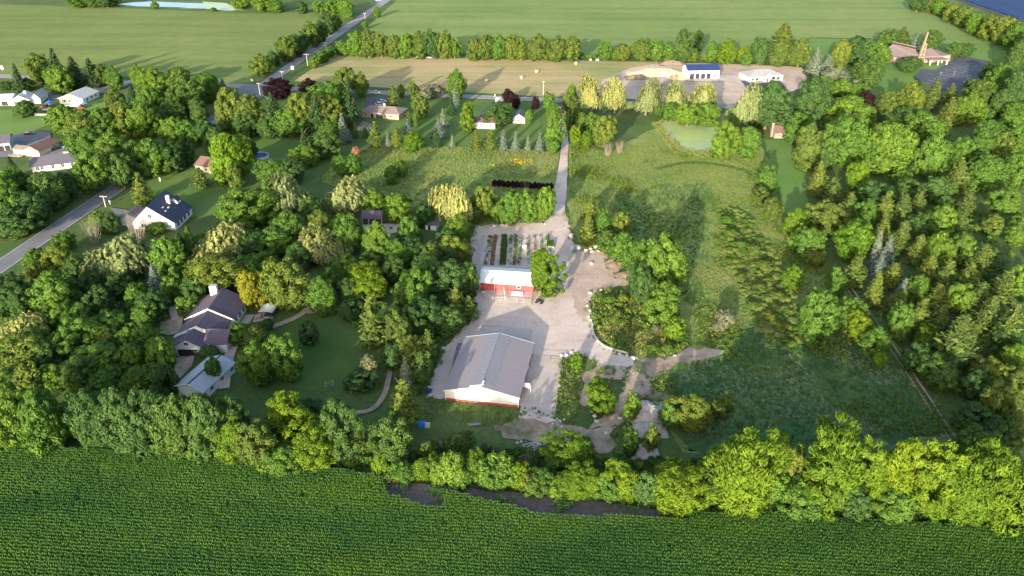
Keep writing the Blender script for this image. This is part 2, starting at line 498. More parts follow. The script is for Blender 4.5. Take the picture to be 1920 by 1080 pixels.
def offset_line(pts, d):
    out = []
    for i, q in enumerate(pts):
        t = (pts[min(len(pts) - 1, i + 1)] - pts[max(0, i - 1)]).normalized()
        out.append(q + Vector((-t.y, t.x, 0)) * d)
    return out


plain('road_paint_white', (0.62, 0.62, 0.60), 0.7, 0.2)
plain('road_paint_yellow', (0.26, 0.21, 0.10), 0.7, 0.2)
for d, mt in ((3.3, 'road_paint_white'), (-3.3, 'road_paint_white'), (0.12, 'road_paint_yellow'), (-0.12, 'road_paint_yellow')):
    ribbon('road_marking', 'thin painted line along the county road', 'road marking', offset_line(NS, d), 0.14, 0.068, mt)
for d, mt in ((3.3, 'road_paint_white'), (-3.3, 'road_paint_white'), (0.0, 'road_paint_yellow')):
    ribbon('road_marking', 'thin painted line along the cross road', 'road marking', offset_line(EW, d), 0.14, 0.066, mt)
sheet('road_junction', 'asphalt mouth where the two roads meet', 'road', [(455, 160), (510, 162), (512, 172), (488, 184), (452, 186), (438, 176)], 0.064, 'asphalt')
ribbon('gravel_lane', 'narrow gravel lane leading down to the barn yard', 'lane', curve_pts([(1046, 200), (1054, 230), (1059, 262), (1057, 300), (1053, 340), (1047, 378), (1044, 412)]), [2.6, 2.6, 2.6, 2.6, 2.6, 2.6, 2.6, 2.7, 2.7, 2.8, 2.9, 2.9, 3.0, 3.2, 3.2, 3.3, 3.3, 3.4, 3.4, 3.6, 3.8, 3.8, 4.0, 4.0, 4.2, 4.6, 4.8, 5.0, 5.2, 5.2, 5.3, 5.3, 5.4, 5.4, 5.4, 5.4, 5.4], 0.045, 'gravel', jit=0.08)
sheet('gravel_yard', 'pale gravel yard between the red barn and the long barn', 'yard', [(893, 424), (960, 418), (1022, 418), (1036, 405), (1062, 400), (1068, 425), (1074, 455), (1100, 466), (1132, 470), (1150, 492), (1168, 520), (1186, 532), (1150, 540), (1112, 548), (1104, 575), (1110, 612), (1122, 640), (1150, 660), (1200, 672), (1180, 690), (1120, 688), (1102, 668), (1076, 668), (1056, 672), (1052, 700), (1040, 784), (1046, 800), (1000, 812), (960, 802), (976, 762), (800, 745), (805, 728), (832, 660), (852, 628), (893, 596), (888, 570), (880, 530), (876, 480)], 0.04, 'gravel', 0.7, 1.3)
sheet('worn_dirt', 'browner worn dirt over the right side of the gravel yard', 'ground', [(1074, 462), (1100, 468), (1132, 472), (1148, 492), (1166, 520), (1182, 532), (1150, 539), (1112, 547), (1102, 575), (1104, 606), (1090, 600), (1078, 570), (1060, 540), (1066, 505)], 0.04, 'worn_dirt', 0.9, 1.6)
sheet('concrete_apron', 'pale concrete apron along the right side of the long barn', 'apron', [(993, 673), (1052, 676), (1041, 782), (974, 778), (980, 745)], 0.048, 'concrete_apron')
sheet('concrete_pad', 'concrete pad along the left side of the long barn', 'apron', [(858, 640), (888, 606), (1000, 618), (996, 640), (870, 645), (838, 742), (803, 740), (832, 666)], 0.048, 'concrete_apron', 0.1, 3)
sheet('dark_strip', 'dark damp strip beside the left wall of the long barn', 'ground', [(858, 644), (868, 644), (849, 745), (832, 745)], 0.054, 'asphalt', 0.12, 2)  # dark blue-grey strip of ground along the barn's left wall
sheet('dirt_clearing', 'patch of bare dirt and rubble below the weedy mound', 'ground', [(1120, 688), (1180, 688), (1205, 672), (1250, 672), (1290, 654), (1340, 654), (1358, 664), (1330, 678), (1270, 682), (1240, 700), (1222, 722), (1240, 735), (1270, 745), (1240, 752), (1205, 745), (1190, 765), (1170, 790), (1140, 802), (1105, 806), (1140, 770), (1165, 735), (1170, 715), (1120, 710), (1098, 760), (1088, 760), (1092, 700)], 0.042, 'bare_dirt', 0.9, 1.3)
sheet('dump_ground', 'bare grey ground with rubble below the long barn', 'ground', [(966, 782), (1000, 790), (1046, 790), (1100, 806), (1150, 800), (1148, 850), (1096, 846), (1040, 830), (980, 828), (940, 822), (935, 806)], 0.038, 'bare_dirt', 0.9, 1.5)
sheet('bed_soil', 'tilled plot of narrow nursery beds behind the red barn', 'plot', [(884, 440), (936, 434), (1030, 438), (1040, 455), (1036, 500), (1004, 512), (880, 506), (876, 490)], 0.046, 'gravel', 0.2, 2.5)
sheet('parking_lot', 'dark asphalt parking lot beside the brick church', 'parking lot', [(1712, 146), (1728, 130), (1752, 132), (1782, 118), (1790, 108), (1802, 105), (1850, 114), (1870, 128), (1850, 160), (1800, 176), (1760, 166)], 0.05, 'dark_asphalt', 0.2, 6)
for ax_, bx_ in ((G(1748, 152), G(1828, 128)), (G(1768, 140), G(1812, 121))):
    d_ = (bx_ - ax_).normalized()
    n_ = int((bx_ - ax_).length / 5.4)
    for i in range(n_):
        q = ax_ + d_ * 5.4 * i
        s_ = Vector((-d_.y, d_.x, 0)) * 2.5
        ribbon('parking_line', 'short painted line on the church parking lot', 'road marking', [q - s_, q + s_], 0.28, 0.056, 'road_paint_white')
sheet('ranch_driveway', 'dark asphalt drive behind the brick ranch house', 'driveway', [(687, 184), (726, 181), (727, 200), (684, 200)], 0.05, 'dark_asphalt')
sheet('curved_driveway', 'dark asphalt drive passing the white cottage', 'driveway', [(934, 184), (950, 186), (946, 196), (925, 210), (911, 226), (896, 226), (904, 206), (926, 194)], 0.05, 'dark_asphalt')
sheet('street_driveway', 'asphalt yard between the grey roofed houses', 'driveway', [(-30, 262), (24, 256), (62, 246), (95, 250), (96, 268), (140, 276), (140, 290), (100, 300), (60, 292), (0, 296), (-30, 300)], 0.05, 'asphalt')
sheet('white_house_driveway', 'asphalt drive between the two white ranch houses', 'driveway', [(70, 172), (116, 176), (118, 186), (78, 188)], 0.05, 'asphalt')
sheet('corner_driveway', 'tan drive running from the white ranch house to the cross road', 'driveway', [(160, 166), (196, 162), (236, 156), (242, 160), (215, 172), (188, 176), (168, 176)], 0.048, 'pale_asphalt')
sheet('plot_driveway', 'pale concrete drive between the new shed and new house', 'driveway', [(1290, 150), (1350, 141), (1400, 143), (1406, 154), (1392, 162), (1376, 154), (1290, 153)], 0.052, 'concrete_apron')
sheet('plot_asphalt', 'new dark asphalt before the grey roofed house', 'driveway', [(1388, 152), (1408, 151), (1462, 153), (1476, 168), (1482, 180), (1466, 176), (1440, 170), (1404, 170)], 0.05, 'dark_asphalt', 0.3, 4)
sheet('dark_house_driveway', 'dark drive beside the white house with the dark roof', 'driveway', [(205, 390), (262, 398), (264, 412), (215, 402)], 0.05, 'asphalt')
sheet('court', 'shaded gravel court left of the white farmhouse', 'driveway', [(303, 590), (345, 596), (338, 625), (318, 630), (300, 628)], 0.045, 'bare_dirt', 0.3, 2)
sheet('brick_court', 'red brick paving before the farmhouse garage', 'paving', [(331, 672), (366, 668), (360, 688), (330, 720), (322, 712)], 0.045, 'bare_dirt', 0.1, 2)
ribbon('garden_path', 'curving tan garden path past the gazebo', 'path', curve_pts([(509, 615), (530, 607), (552, 598), (568, 588), (577, 578), (580, 568)]), 1.9, 0.05, 'garden_path')
ribbon('garden_path', 'short tan path leading right under the trees', 'path', curve_pts([(572, 586), (595, 586), (622, 586)]), 1.7, 0.054, 'garden_path')
ribbon('garden_path', 'pale path looping through the bottom of the garden', 'path', curve_pts([(660, 775), (690, 772), (708, 760), (722, 738), (730, 705), (735, 680)]), 1.3, 0.05, 'bare_dirt')
ribbon('garden_path', 'shaded drive curving past the grey roofed outbuilding', 'path', curve_pts([(420, 730), (424, 700), (430, 670), (440, 645)]), 2.6, 0.05, 'gravel')
ribbon('garden_path', 'grey path winding up behind the white farmhouse', 'path', curve_pts([(330, 600), (322, 580), (312, 562), (318, 552)]), 2.0, 0.05, 'gravel')
sheet('gazebo_patio', 'tan flagstone patio under the garden gazebo', 'patio', [(478, 592), (495, 588), (514, 588), (512, 600), (490, 604), (474, 606)], 0.048, 'garden_path')
sheet('stone_patio', 'pale stone patio with a fire pit beside the open pavilion', 'patio', [(678, 424), (714, 421), (750, 421), (752, 436), (728, 440), (690, 436)], 0.048, 'concrete_apron')
# the two wheel ruts of the farm track on the right
trk = curve_pts([(1806, 850), (1770, 800), (1715, 715), (1660, 636), (1595, 546), (1582, 526)])
for d, w_ in ((-0.7, 0.6), (0.8, 0.3)):
    ribbon('wheel_rut', 'worn pale wheel rut of the farm track by the woods', 'track', offset_line(trk, d), w_ * 0.8, 0.04, 'bare_dirt', jit=0.5)
# worn foot track across the meadow
ribbon('meadow_trail', 'mown dark trail crossing the meadow by the pond', 'path', curve_pts([(1230, 318), (1290, 306), (1360, 312), (1425, 330)]), 2.6, 0.036, 'mown_lawn')
# bare wet soil at the edge of the corn
SOIL = [[(716, 905), (760, 910), (840, 914), (960, 926), (1080, 938), (1190, 950), (1290, 966), (1288, 990), (1220, 984), (1150, 978), (1080, 979), (1010, 976), (960, 962), (900, 948), (838, 930), (830, 962), (795, 962), (760, 948), (726, 936)]]
for q in SOIL:
    sheet('wet_soil', 'strip of bare dark wet soil between the corn and the hedgerow', 'soil', q, 0.03, 'wet_soil', 0.5, 1.6)
sheet('corn_soil', 'dark soil under the front cornfield', 'field', [(-400, 826), (0, 838), (480, 872), (720, 902), (1000, 930), (1300, 966), (1700, 985), (2250, 1030), (2250, 1400), (-400, 1400)], 0.022, 'wet_soil')

# ------------------------------------------------------------------ foliage templates (crown radius 1, height 1)
def unit(a):
    return a / np.maximum(np.linalg.norm(a, axis=1, keepdims=True), 1e-9)


def leaf_mesh(name, c, n, size, var, up=None, elong=1.0, zscale=1.0, taper=0.62):
    """One diamond leaf at every centre c with normal n; 'up' gives the long axis."""
    N = len(c)
    rng = np.random.default_rng(N)
    n = unit(n)
    t = rng.normal(size=(N, 3)) if up is None else up + rng.normal(size=(N, 3)) * 0.22
    t = unit(t - n * np.sum(t * n, axis=1, keepdims=True))
    b = np.cross(n, t)
    s = size.reshape(-1, 1)
    v = np.empty((N, 4, 3))
    v[:, 0] = c - t * s * elong
    v[:, 1] = c + b * s * taper - t * s * 0.1 + n * s * 0.18
    v[:, 2] = c + t * s * elong
    v[:, 3] = c - b * s * taper - t * s * 0.1 + n * s * 0.18
    v = v.reshape(-1, 3)
    v[:, 2] *= zscale
    me = bpy.data.meshes.new(name)
    me.vertices.add(4 * N)
    me.vertices.foreach_set('co', v.ravel())
    me.loops.add(4 * N)
    me.loops.foreach_set('vertex_index', np.arange(4 * N, dtype=np.int32))
    me.polygons.add(N)
    me.polygons.foreach_set('loop_start', np.arange(0, 4 * N, 4, dtype=np.int32))
    me.update(calc_edges=True)
    a = me.attributes.new('var', 'FLOAT', 'FACE')
    a.data.foreach_set('value', np.clip(var, 0, 1).astype(np.float32))
    me.materials.append(None)
    return me


def lobes(rng, k, amp):
    d = unit(rng.normal(size=(k, 3)))
    a = rng.uniform(0.4, 1.0, k) * amp
    return lambda q: 1 + np.sum(a * np.clip((q @ d.T - 0.45) / 0.55, 0, 1) ** 1.5, axis=1) - amp * 0.45


def make_round(seed, ncl, per, leaf, amp=0.35, hr=2.15, clump=0.24, flat=0.75, zlow=-0.97, elong=1.45, wide=0.4):
    """Broadleaf crown: leaf clumps set over a lobed ellipsoid, with gaps between."""
    rng = np.random.default_rng(seed)
    L = lobes(rng, 9, amp)
    i = np.arange(ncl) + 0.5
    z = 1 - (1 - zlow) * i / ncl
    ph = i * 2.39996 + rng.uniform(-0.35, 0.35, ncl)
    z = np.clip(z + rng.uniform(-0.12, 0.12, ncl), zlow, 1)
    rr = np.sqrt(1 - z * z)
    d = np.stack([rr * np.cos(ph), rr * np.sin(ph), z], 1)
    u = rng.uniform(0.60, 0.93, ncl)
    c = d * (L(d) * u)[:, None]
    cr = clump * rng.uniform(0.7, 1.35, ncl)
    # a few inner clumps so that one cannot look right through
    k = ncl // 4
    d2 = unit(rng.normal(size=(k, 3)))
    c = np.vstack([c, d2 * rng.uniform(0.15, 0.5, (k, 1))])
    cr = np.concatenate([cr, clump * rng.uniform(1.0, 1.5, k)])
    d = np.vstack([d, d2])
    n_all = ncl + k
    q = unit(rng.normal(size=(n_all * per, 3)) + np.repeat(d, per, 0) * 0.55 + np.array([0, 0, 0.25]))
    idx = np.repeat(np.arange(n_all), per)
    sq = np.array([1, 1, flat])
    pos = c[idx] + q * sq * (cr[idx] * rng.uniform(0.62, 1.06, len(idx)))[:, None]
    nor = q * 0.9 + d[idx] * 0.25 + rng.normal(size=(len(idx), 3)) * wide
    zc = (hr / 2) * 0.99
    pos = pos * np.array([1, 1, hr / 2 * 0.98])
    pos[:, 2] += zc
    keep = pos[:, 2] > 0.05
    cv = rng.uniform(0, 1, n_all)
    var = cv[idx] * 0.55 + rng.uniform(0, 0.45, len(idx))
    pos, nor, var = pos[keep], nor[keep], var[keep]
    top = np.percentile(pos[:, 2], 99.7)
    rad = np.percentile(np.hypot(pos[:, 0], pos[:, 1]), 97)
    size = leaf * rng.uniform(0.7, 1.35, len(pos))
    spray = unit(pos - np.array([0, 0, hr * 0.32])) + np.array([0, 0, 0.25]) + rng.normal(size=pos.shape) * 0.45
    pos[:, :2] /= rad
    return leaf_mesh('crown', pos, nor, size, var, up=spray, elong=elong, zscale=1 / top, taper=0.5)


def make_willow(seed, nst, per, leaf, hr=1.75):
    rng = np.random.default_rng(seed)
    L = lobes(rng, 12, 0.55)
    d = unit(rng.normal(size=(nst, 3)) * np.array([1, 1, 0.9]) + np.array([0, 0, 0.35]))
    d[:, 2] = np.abs(d[:, 2]) * 0.9 + 0.08
    d = unit(d)
    st = d * (L(d) * rng.uniform(0.62, 1.0, nst))[:, None]
    ln = rng.uniform(0.22, 0.62, nst)
    t = np.linspace(0, 1, per)[None, :]
    out = unit(d * np.array([1, 1, 0]))
    pos = st[:, None, :] + out[:, None, :] * (0.16 * np.sqrt(t) * ln[:, None])[:, :, None]
    pos[:, :, 2] -= t * ln[:, None] * 0.95 - 0.16 * np.sin(t * 2.2) * ln[:, None]
    pos += rng.normal(size=pos.shape) * 0.028
    nor = out[:, None, :] * 0.8 + np.array([0, 0, 0.35]) + rng.normal(size=pos.shape) * 0.4
    up = np.zeros_like(pos)
    up[:, :, 2] = -1
    up += out[:, None, :] * 0.25
    var = (rng.uniform(0, 1, nst)[:, None] * 0.55 + rng.uniform(0, 0.45, pos.shape[:2])).ravel()
    pos, nor, up = pos.reshape(-1, 3), nor.reshape(-1, 3), up.reshape(-1, 3)
    pos[:, 2] = pos[:, 2] * hr * 0.58 + hr * 0.42
    keep = pos[:, 2] > 0.05
    pos, nor, up, var = pos[keep], nor[keep], up[keep], var[keep]
    top = np.percentile(pos[:, 2], 99.7)
    pos[:, :2] /= np.percentile(np.hypot(pos[:, 0], pos[:, 1]), 97)
    return leaf_mesh('crown', pos, nor, leaf * rng.uniform(0.7, 1.3, len(pos)), var, up=up, elong=1.35, zscale=1 / top, taper=0.55)


def make_conifer(seed, rows, per, leaf, hr=3.6, power=0.95, droop=0.28, up=0.0, ragged=0.16, bough=9):
    rng = np.random.default_rng(seed)
    P, Nn, U, V = [], [], [], []
    for k in range(rows):
        z = 0.045 + 0.93 * (k / rows) ** 0.92
        rad = max(0.05, (1 - z) ** power)
        nb = max(4, int(bough * (0.45 + rad)))
        for b in range(nb):
            ph = 2 * math.pi * (b + rng.uniform(-0.3, 0.3)) / nb + k * 1.3
            ln = rad * rng.uniform(1 - ragged * 2, 1 + ragged)
            m = max(3, int(per * (0.35 + rad)))
            s = np.sqrt(rng.uniform(0.08, 1.0, m))
            dirv = np.array([math.cos(ph), math.sin(ph), 0])
            side = np.array([-math.sin(ph), math.cos(ph), 0])
            w = rng.normal(size=m) * 0.15 * ln * (0.4 + s)
            p = dirv * (s * ln)[:, None] + side * w[:, None]
            p[:, 2] = z * hr - droop * s * ln + up * s * s * ln + rng.normal(size=m) * 0.035
            P.append(p)
            Nn.append(np.tile(dirv * 0.55 + np.array([0, 0, 0.75]), (m, 1)) + rng.normal(size=(m, 3)) * 0.35)
            U.append(np.tile(dirv + np.array([0, 0, -droop + up * 1.6]), (m, 1)))
            V.append(rng.uniform(0, 0.5) + rng.uniform(0, 0.3, m) + 0.2 * s)
    pos, nor, upv, var = np.vstack(P), np.vstack(Nn), np.vstack(U), np.concatenate(V)
    return leaf_mesh('crown', pos, nor, leaf * rng.uniform(0.7, 1.3, len(pos)), var, up=upv, elong=1.5, zscale=1 / hr, taper=0.55)


def make_column(seed, n, leaf, hr=4.5):
    rng = np.random.default_rng(seed)
    z = rng.uniform(0.02, 1, n)
    prof = np.sin(np.clip(z * 0.86 + 0.14, 0, 1) * math.pi) ** 0.55
    ph = rng.uniform(0, 2 * math.pi, n)
    r = prof * (0.80 + 0.18 * np.sin(3 * ph + 9 * z)) * rng.uniform(0.8, 1.05, n)
    pos = np.stack([r * np.cos(ph), r * np.sin(ph), z * hr], 1)
    nor = np.stack([np.cos(ph), np.sin(ph), 0.35 + 0 * z], 1) + rng.normal(size=(n, 3)) * 0.35
    up = np.tile(np.array([0, 0, 1.0]), (n, 1))
    return leaf_mesh('crown', pos, nor, leaf * rng.uniform(0.7, 1.3, n), rng.uniform(0, 1, n), up=up, elong=1.6, zscale=1 / hr)


def make_trunk(seed, hr, top=0.62, limbs=5, thick=0.085, lean=0.05):
    rng = random.Random(seed)
    mb = MB()
    pts = [Vector((0, 0, 0))]
    for i in range(1, 6):
        pts.append(Vector((rng.uniform(-lean, lean) * i * 0.4, rng.uniform(-lean, lean) * i * 0.4, top * hr * i / 5)))
    for i in range(5):
        mb.tube(pts[i], pts[i + 1], thick * (1 - i * 0.15) * (1.35 if i == 0 else 1), thick * (1 - (i + 1) * 0.15), 7)
    for i in range(limbs):
        a = 2 * math.pi * i / limbs + rng.uniform(-0.4, 0.4)
        s = pts[2 + i % 3]
        e = s + Vector((math.cos(a) * 0.55, math.sin(a) * 0.55, hr * rng.uniform(0.12, 0.26)))
        mid = s.lerp(e, 0.5) + Vector((0, 0, 0.05))
        mb.tube(s, mid, thick * 0.5, thick * 0.34, 5)
        mb.tube(mid, e, thick * 0.34, thick * 0.12, 5)
    me = mb.mesh('trunk')
    for v in me.vertices:
        v.co.z /= hr
    return me


def make_bare(seed, n=34, hr=1.9):
    rng = random.Random(seed)
    mb = MB()
    for i in range(n):
        a, o = rng.uniform(0, 6.28), rng.uniform(0.05, 0.35)
        s = Vector((math.cos(a) * o, math.sin(a) * o, 0))
        sp = rng.uniform(0.2, 0.8)
        q = s
        r = 0.017
        for j in range(3):
            e = q + Vector((math.cos(a) * sp * 0.3 + rng.uniform(-.1, .1), math.sin(a) * sp * 0.3 + rng.uniform(-.1, .1), hr * rng.uniform(0.22, 0.34)))
            mb.tube(q, e, r, r * 0.65, 4)
            for t in range(2):
                b = q.lerp(e, rng.uniform(0.3, 0.9))
                mb.tube(b, b + Vector((rng.uniform(-.25, .25), rng.uniform(-.25, .25), rng.uniform(0.1, 0.4))), r * 0.5, r * 0.2, 3)
            q, r = e, r * 0.65
    me = mb.mesh('branches')
    for v in me.vertices:
        v.co.z /= hr
    return me


TPL = {
    'round_big': [make_round(s, 120, 84, 0.050, amp=a) for s, a in ((1, .34), (2, .42), (3, .30), (4, .48), (5, .38))],
    'round_mid': [make_round(s, 70, 48, 0.076, amp=a, clump=0.28) for s, a in ((11, .34), (12, .42), (13, .46), (14, .3))],
    'round_small': [make_round(s, 40, 34, 0.110, amp=.4, clump=0.34) for s in (21, 22, 23)],
    'feather': [make_round(s, 165, 76, 0.042, amp=.50, clump=0.23, flat=0.6, elong=1.7, wide=0.55) for s in (31, 32, 33, 34)],
    'shrub': [make_round(s, 40, 44, 0.090, amp=.45, hr=1.5, clump=0.36, zlow=-0.35) for s in (41, 42, 43)],
    'willow': [make_willow(s, 900, 9, 0.066) for s in (51, 52, 53)],
    'spruce': [make_conifer(s, 26, 10, 0.085) for s in (61, 62)],
    'spruce_small': [make_conifer(s, 16, 7, 0.13) for s in (63, 64)],
    'pine': [make_conifer(s, 17, 15, 0.105, hr=2.9, power=0.74, droop=0.05, up=0.42, ragged=0.26, bough=8) for s in (71, 72, 73)],
    'column': [make_column(s, 900, 0.17) for s in (81, 82)],
}
TRUNKS = {'tree': [make_trunk(s, 2.15) for s in (1, 2, 3)], 'tall': [make_trunk(s, 3.0, 0.9, 4, 0.06, 0.03) for s in (4, 5)], 'shrub': [make_trunk(s, 1.5, 0.5, 5, 0.05, 0.1) for s in (6, 7)]}
BARE = [make_bare(s) for s in (1, 2)]

PHRASE = {     # (tree, trees), and for what is small (shrub, shrubs)
    'D': ('dark bushy tree', 'dark bushy trees', 'dark green shrub', 'dark green shrubs'),
    'M': ('mid green tree', 'mid green trees', 'mid green shrub', 'mid green shrubs'),
    'O': ('olive rounded tree', 'olive rounded trees', 'olive shrub', 'olive shrubs'),
    'Y': ('feathery yellow-green tree', 'feathery yellow-green trees', 'yellow-green shrub', 'yellow-green shrubs'),
    'L': ('bright lime-green tree', 'bright lime-green trees', 'bright lime-green shrub', 'bright lime-green shrubs'),
    'W': ('pale drooping willow', 'pale drooping willows', 'pale drooping willow', 'pale drooping willows'),
    'G': ('golden yellow tree', 'golden yellow trees', 'golden shrub', 'golden shrubs'),
    'P': ('dark purple tree', 'dark purple trees', 'dark purple shrub', 'dark purple shrubs'),
    'S': ('blue-grey spruce', 'blue-grey spruces', 'blue-grey spruce', 'blue-grey spruces'),
    'C': ('dark green conifer', 'dark green conifers', 'dark green conifer', 'dark green conifers'),
    'N': ('brownish green pine', 'brownish green pines', 'brownish green pine', 'brownish green pines'),
    'A': ('slim columnar evergreen', 'slim columnar evergreens', 'slim columnar evergreen', 'slim columnar evergreens'),
    'X': ('bare grey bush', 'bare grey bushes', 'bare grey bush', 'bare grey bushes'),
    'b': ('pale grey-green bush', 'pale grey-green bushes', 'pale grey-green bush', 'pale grey-green bushes'),
    'R': ('rusty pink bush', 'rusty pink bushes', 'rusty pink bush', 'rusty pink bushes'),
}
NUM = ['no', 'one', 'two', 'three', 'four', 'five', 'six', 'seven', 'eight', 'nine', 'ten', 'eleven', 'twelve', 'thirteen', 'fourteen', 'fifteen']
ORD = ['first', 'second', 'third', 'fourth', 'fifth', 'sixth', 'seventh', 'eighth', 'ninth', 'tenth', 'eleventh', 'twelfth', 'thirteenth', 'fourteenth']
CAT = {'W': 'willow', 'S': 'spruce', 'C': 'conifer', 'N': 'pine', 'A': 'evergreen', 'X': 'bush', 'b': 'bush', 'R': 'bush'}
OBN = {'Y': 'feathery_tree', 'O': 'rounded_tree', 'L': 'lime_green_tree', 'G': 'golden_tree', 'P': 'purple_leaf_tree', 'W': 'willow_tree', 'S': 'spruce_tree', 'C': 'conifer_tree', 'N': 'pine_tree', 'A': 'columnar_evergreen', 'X': 'bare_bush', 'b': 'bush', 'R': 'bush'}
trng = random.Random(7)
TREES = []


def size_up(kind, cx, yt, yb, w):
    ym = (yt + yb) / 2
    th = math.atan((ym - 540) / FPX) + PITCH
    zc = 3.0
    for _ in range(5):
        P = G(cx, ym, zc)
        m = mpp(P)
        r = w / 2 * m
        E = (yb - yt) / 2 * m
        c = math.sqrt(max(E * E - (r * math.sin(th)) ** 2, (0.45 * r) ** 2)) / math.cos(th)
        c = min(c, r * (3.2 if kind in 'SACN' else 1.6))
        if kind in 'SCN': c = min(c, r * 2.3)
        zc = c * 1.06
    return Vector((P.x, P.y, 0)), r, 2.08 * c


def plant_tree(kind, cx, yt, yb, w, label=None, pale=False):
    base, r, h = size_up(kind, cx, yt, yb, w)
    if kind == 'N': r, h = r * 0.93, h * 1.03
    small = h < 4.2 or (kind in 'bR')
    if kind == 'X': nm = 'bare_bush'
    elif small and kind in 'YOLGP': nm = 'shrub'
    elif kind in OBN: nm = OBN[kind]
    else: nm = 'shrub' if small else 'broadleaf_tree'
    root = empty(nm, base, trng.uniform(0, 6.28))
    if kind == 'X':
        o = link('branches', trng.choice(BARE), None, root)
        o.scale = (r, r, h)
        if not o.data.materials: o.data.materials.append(MATS['bare_twig'])
        return root, nm, small
    if kind == 'W': fam = 'willow'
    elif kind in 'SC': fam = 'spruce' if h > 7 else 'spruce_small'
    elif kind == 'N': fam = 'pine'
    elif kind == 'A': fam = 'column'
    elif kind in 'bR' or small: fam = 'shrub'
    elif kind in 'YG' and r > 2.0: fam = 'feather'
    else: fam = 'round_big' if r > 3.4 else ('round_mid' if r > 1.9 else 'round_small')
    cr = link('crown' if not small else 'foliage', trng.choice(TPL[fam]), None, root)
    cr.scale = (r * trng.uniform(0.97, 1.08), r * trng.uniform(0.97, 1.08), h)
    cr.material_slots[0].link = 'OBJECT'
    cr.material_slots[0].material = MATS['leaf_' + kind]
    tf = 'shrub' if small else ('tall' if kind in 'SCN' else 'tree')
    tk = link('trunk' if not small else 'stem', trng.choice(TRUNKS[tf]), None, root)
    tk.scale = (r, r, h)
    if not tk.data.materials: tk.data.materials.append(None)
    tk.material_slots[0].link = 'OBJECT'
    tk.material_slots[0].material = MATS['pale_bark' if pale else 'bark']
    return root, nm, small


def plant(area, rows):
    """Plants every tree of one area and labels each by kind, by area and by its place among its like."""
    made = []
    for row in rows:
        kind, cx, yt, yb, w = row[:5]
        lab = row[5] if len(row) > 5 else None
        root, nm, small = plant_tree(kind, cx, yt, yb, w, pale=(lab or '').find('white trunk') >= 0)
        made.append((kind, small, cx, (yt + yb) / 2, root, lab))
        TREES.append((root.location.x, root.location.y, w / 2 * mpp(root.location)))
    by = {}
    for t in made:
        by.setdefault((t[0], t[1]), []).append(t)
    for (kind, small), ts in by.items():
        one, many = PHRASE[kind][2:4] if small else PHRASE[kind][0:2]
        cat = CAT.get(kind, 'shrub' if small else 'tree')
        plain_ts = sorted([t for t in ts if not t[5]], key=lambda t: t[2])
        n = len(plain_ts)
        for i, t in enumerate(plain_ts):
            if n == 1: s = f'the only {one} {area}'
            elif i == 0: s = f'leftmost {one} {area}'
            elif i == n - 1: s = f'rightmost {one} {area}'
            elif n == 3: s = f'middle {one} {area}'
            elif i >= n / 2: s = f'{ORD[n - 1 - i]} {one} from right {area}'
            else: s = f'{ORD[i]} {one} from left {area}'
            tag(t[4], s, cat, f'{many} {area}' if n > 1 else None)
        for t in ts:
            if t[5]: tag(t[4], t[5], cat)


plant('in the left end of the front hedgerow', [
    ('M', 18, 722, 842, 92), ('M', 84, 726, 850, 86), ('Y', 128, 750, 818, 26), ('Y', 147, 712, 745, 36, 'small yellow green tree behind the dark front hedgerow trees'),
    ('D', 172, 730, 846, 88), ('D', 228, 726, 850, 88), ('D', 282, 728, 856, 88), ('D', 334, 732, 868, 86), ('D', 386, 728, 868, 86), ('D', 436, 732, 852, 70), ('D', 200, 736, 842, 76), ('D', 255, 738, 846, 76), ('D', 308, 740, 856, 76), ('D', 360, 740, 862, 76), ('D', 411, 740, 856, 74)])
plant('left of the long barn in the front hedgerow', [
    ('Y', 436, 778, 872, 84), ('Y', 536, 728, 836, 132, 'largest yellow green feathery tree amid the dark front hedgerow'), ('Y', 596, 800, 884, 78), ('M', 528, 826, 896, 88), ('O', 484, 792, 880, 76),
    ('D', 632, 744, 864, 84), ('O', 678, 764, 884, 40), ('D', 735, 780, 880, 84), ('Y', 712, 846, 893, 36), ('D', 570, 745, 800, 70)])
plant('below the long barn in the front hedgerow', [
    ('M', 755, 858, 908, 54), ('Y', 792, 848, 906, 62), ('O', 800, 825, 860, 40), ('M', 845, 842, 912, 58), ('M', 822, 862, 914, 48), ('M', 868, 868, 916, 46), ('M', 925, 872, 920, 44), ('O', 995, 884, 928, 42), ('M', 1048, 892, 936, 46), ('M', 1148, 896, 944, 44), ('Y', 1104, 890, 940, 40), ('O', 740, 874, 908, 40), ('Y', 886, 838, 908, 42), ('O', 862, 808, 852, 54), ('b', 906, 832, 856, 20), ('b', 928, 836, 860, 20),
    ('M', 908, 858, 914, 46), ('b', 828, 822, 846, 24), ('M', 945, 848, 914, 58), ('Y', 972, 866, 918, 40), ('Y', 1082, 806, 886, 100, 'broad yellow green tree behind the front hedgerow right of the gravel'), ('Y', 1079, 868, 940, 72),
    ('M', 1015, 872, 930, 66), ('M', 1125, 884, 938, 44), ('Y', 1172, 860, 938, 66), ('b', 985, 850, 876, 26), ('M', 1040, 848, 884, 40), ('D', 1215, 880, 950, 56)])
plant('in the right half of the front hedgerow', [
    ('Y', 1270, 852, 965, 122), ('Y', 1392, 806, 968, 144), ('O', 1483, 828, 924, 64), ('M', 1498, 890, 972, 100), ('Y', 1566, 800, 958, 126), ('Y', 1640, 818, 962, 92), ('Y', 1702, 802, 962, 126),
    ('Y', 1756, 828, 972, 104), ('Y', 1812, 842, 990, 106), ('Y', 1880, 838, 990, 112), ('M', 1836, 806, 900, 90), ('D', 1330, 870, 950, 60), ('M', 1450, 880, 950, 60), ('Y', 1948, 850, 1000, 110), ('D', 1600, 900, 975, 70), ('M', 1680, 910, 985, 80)])
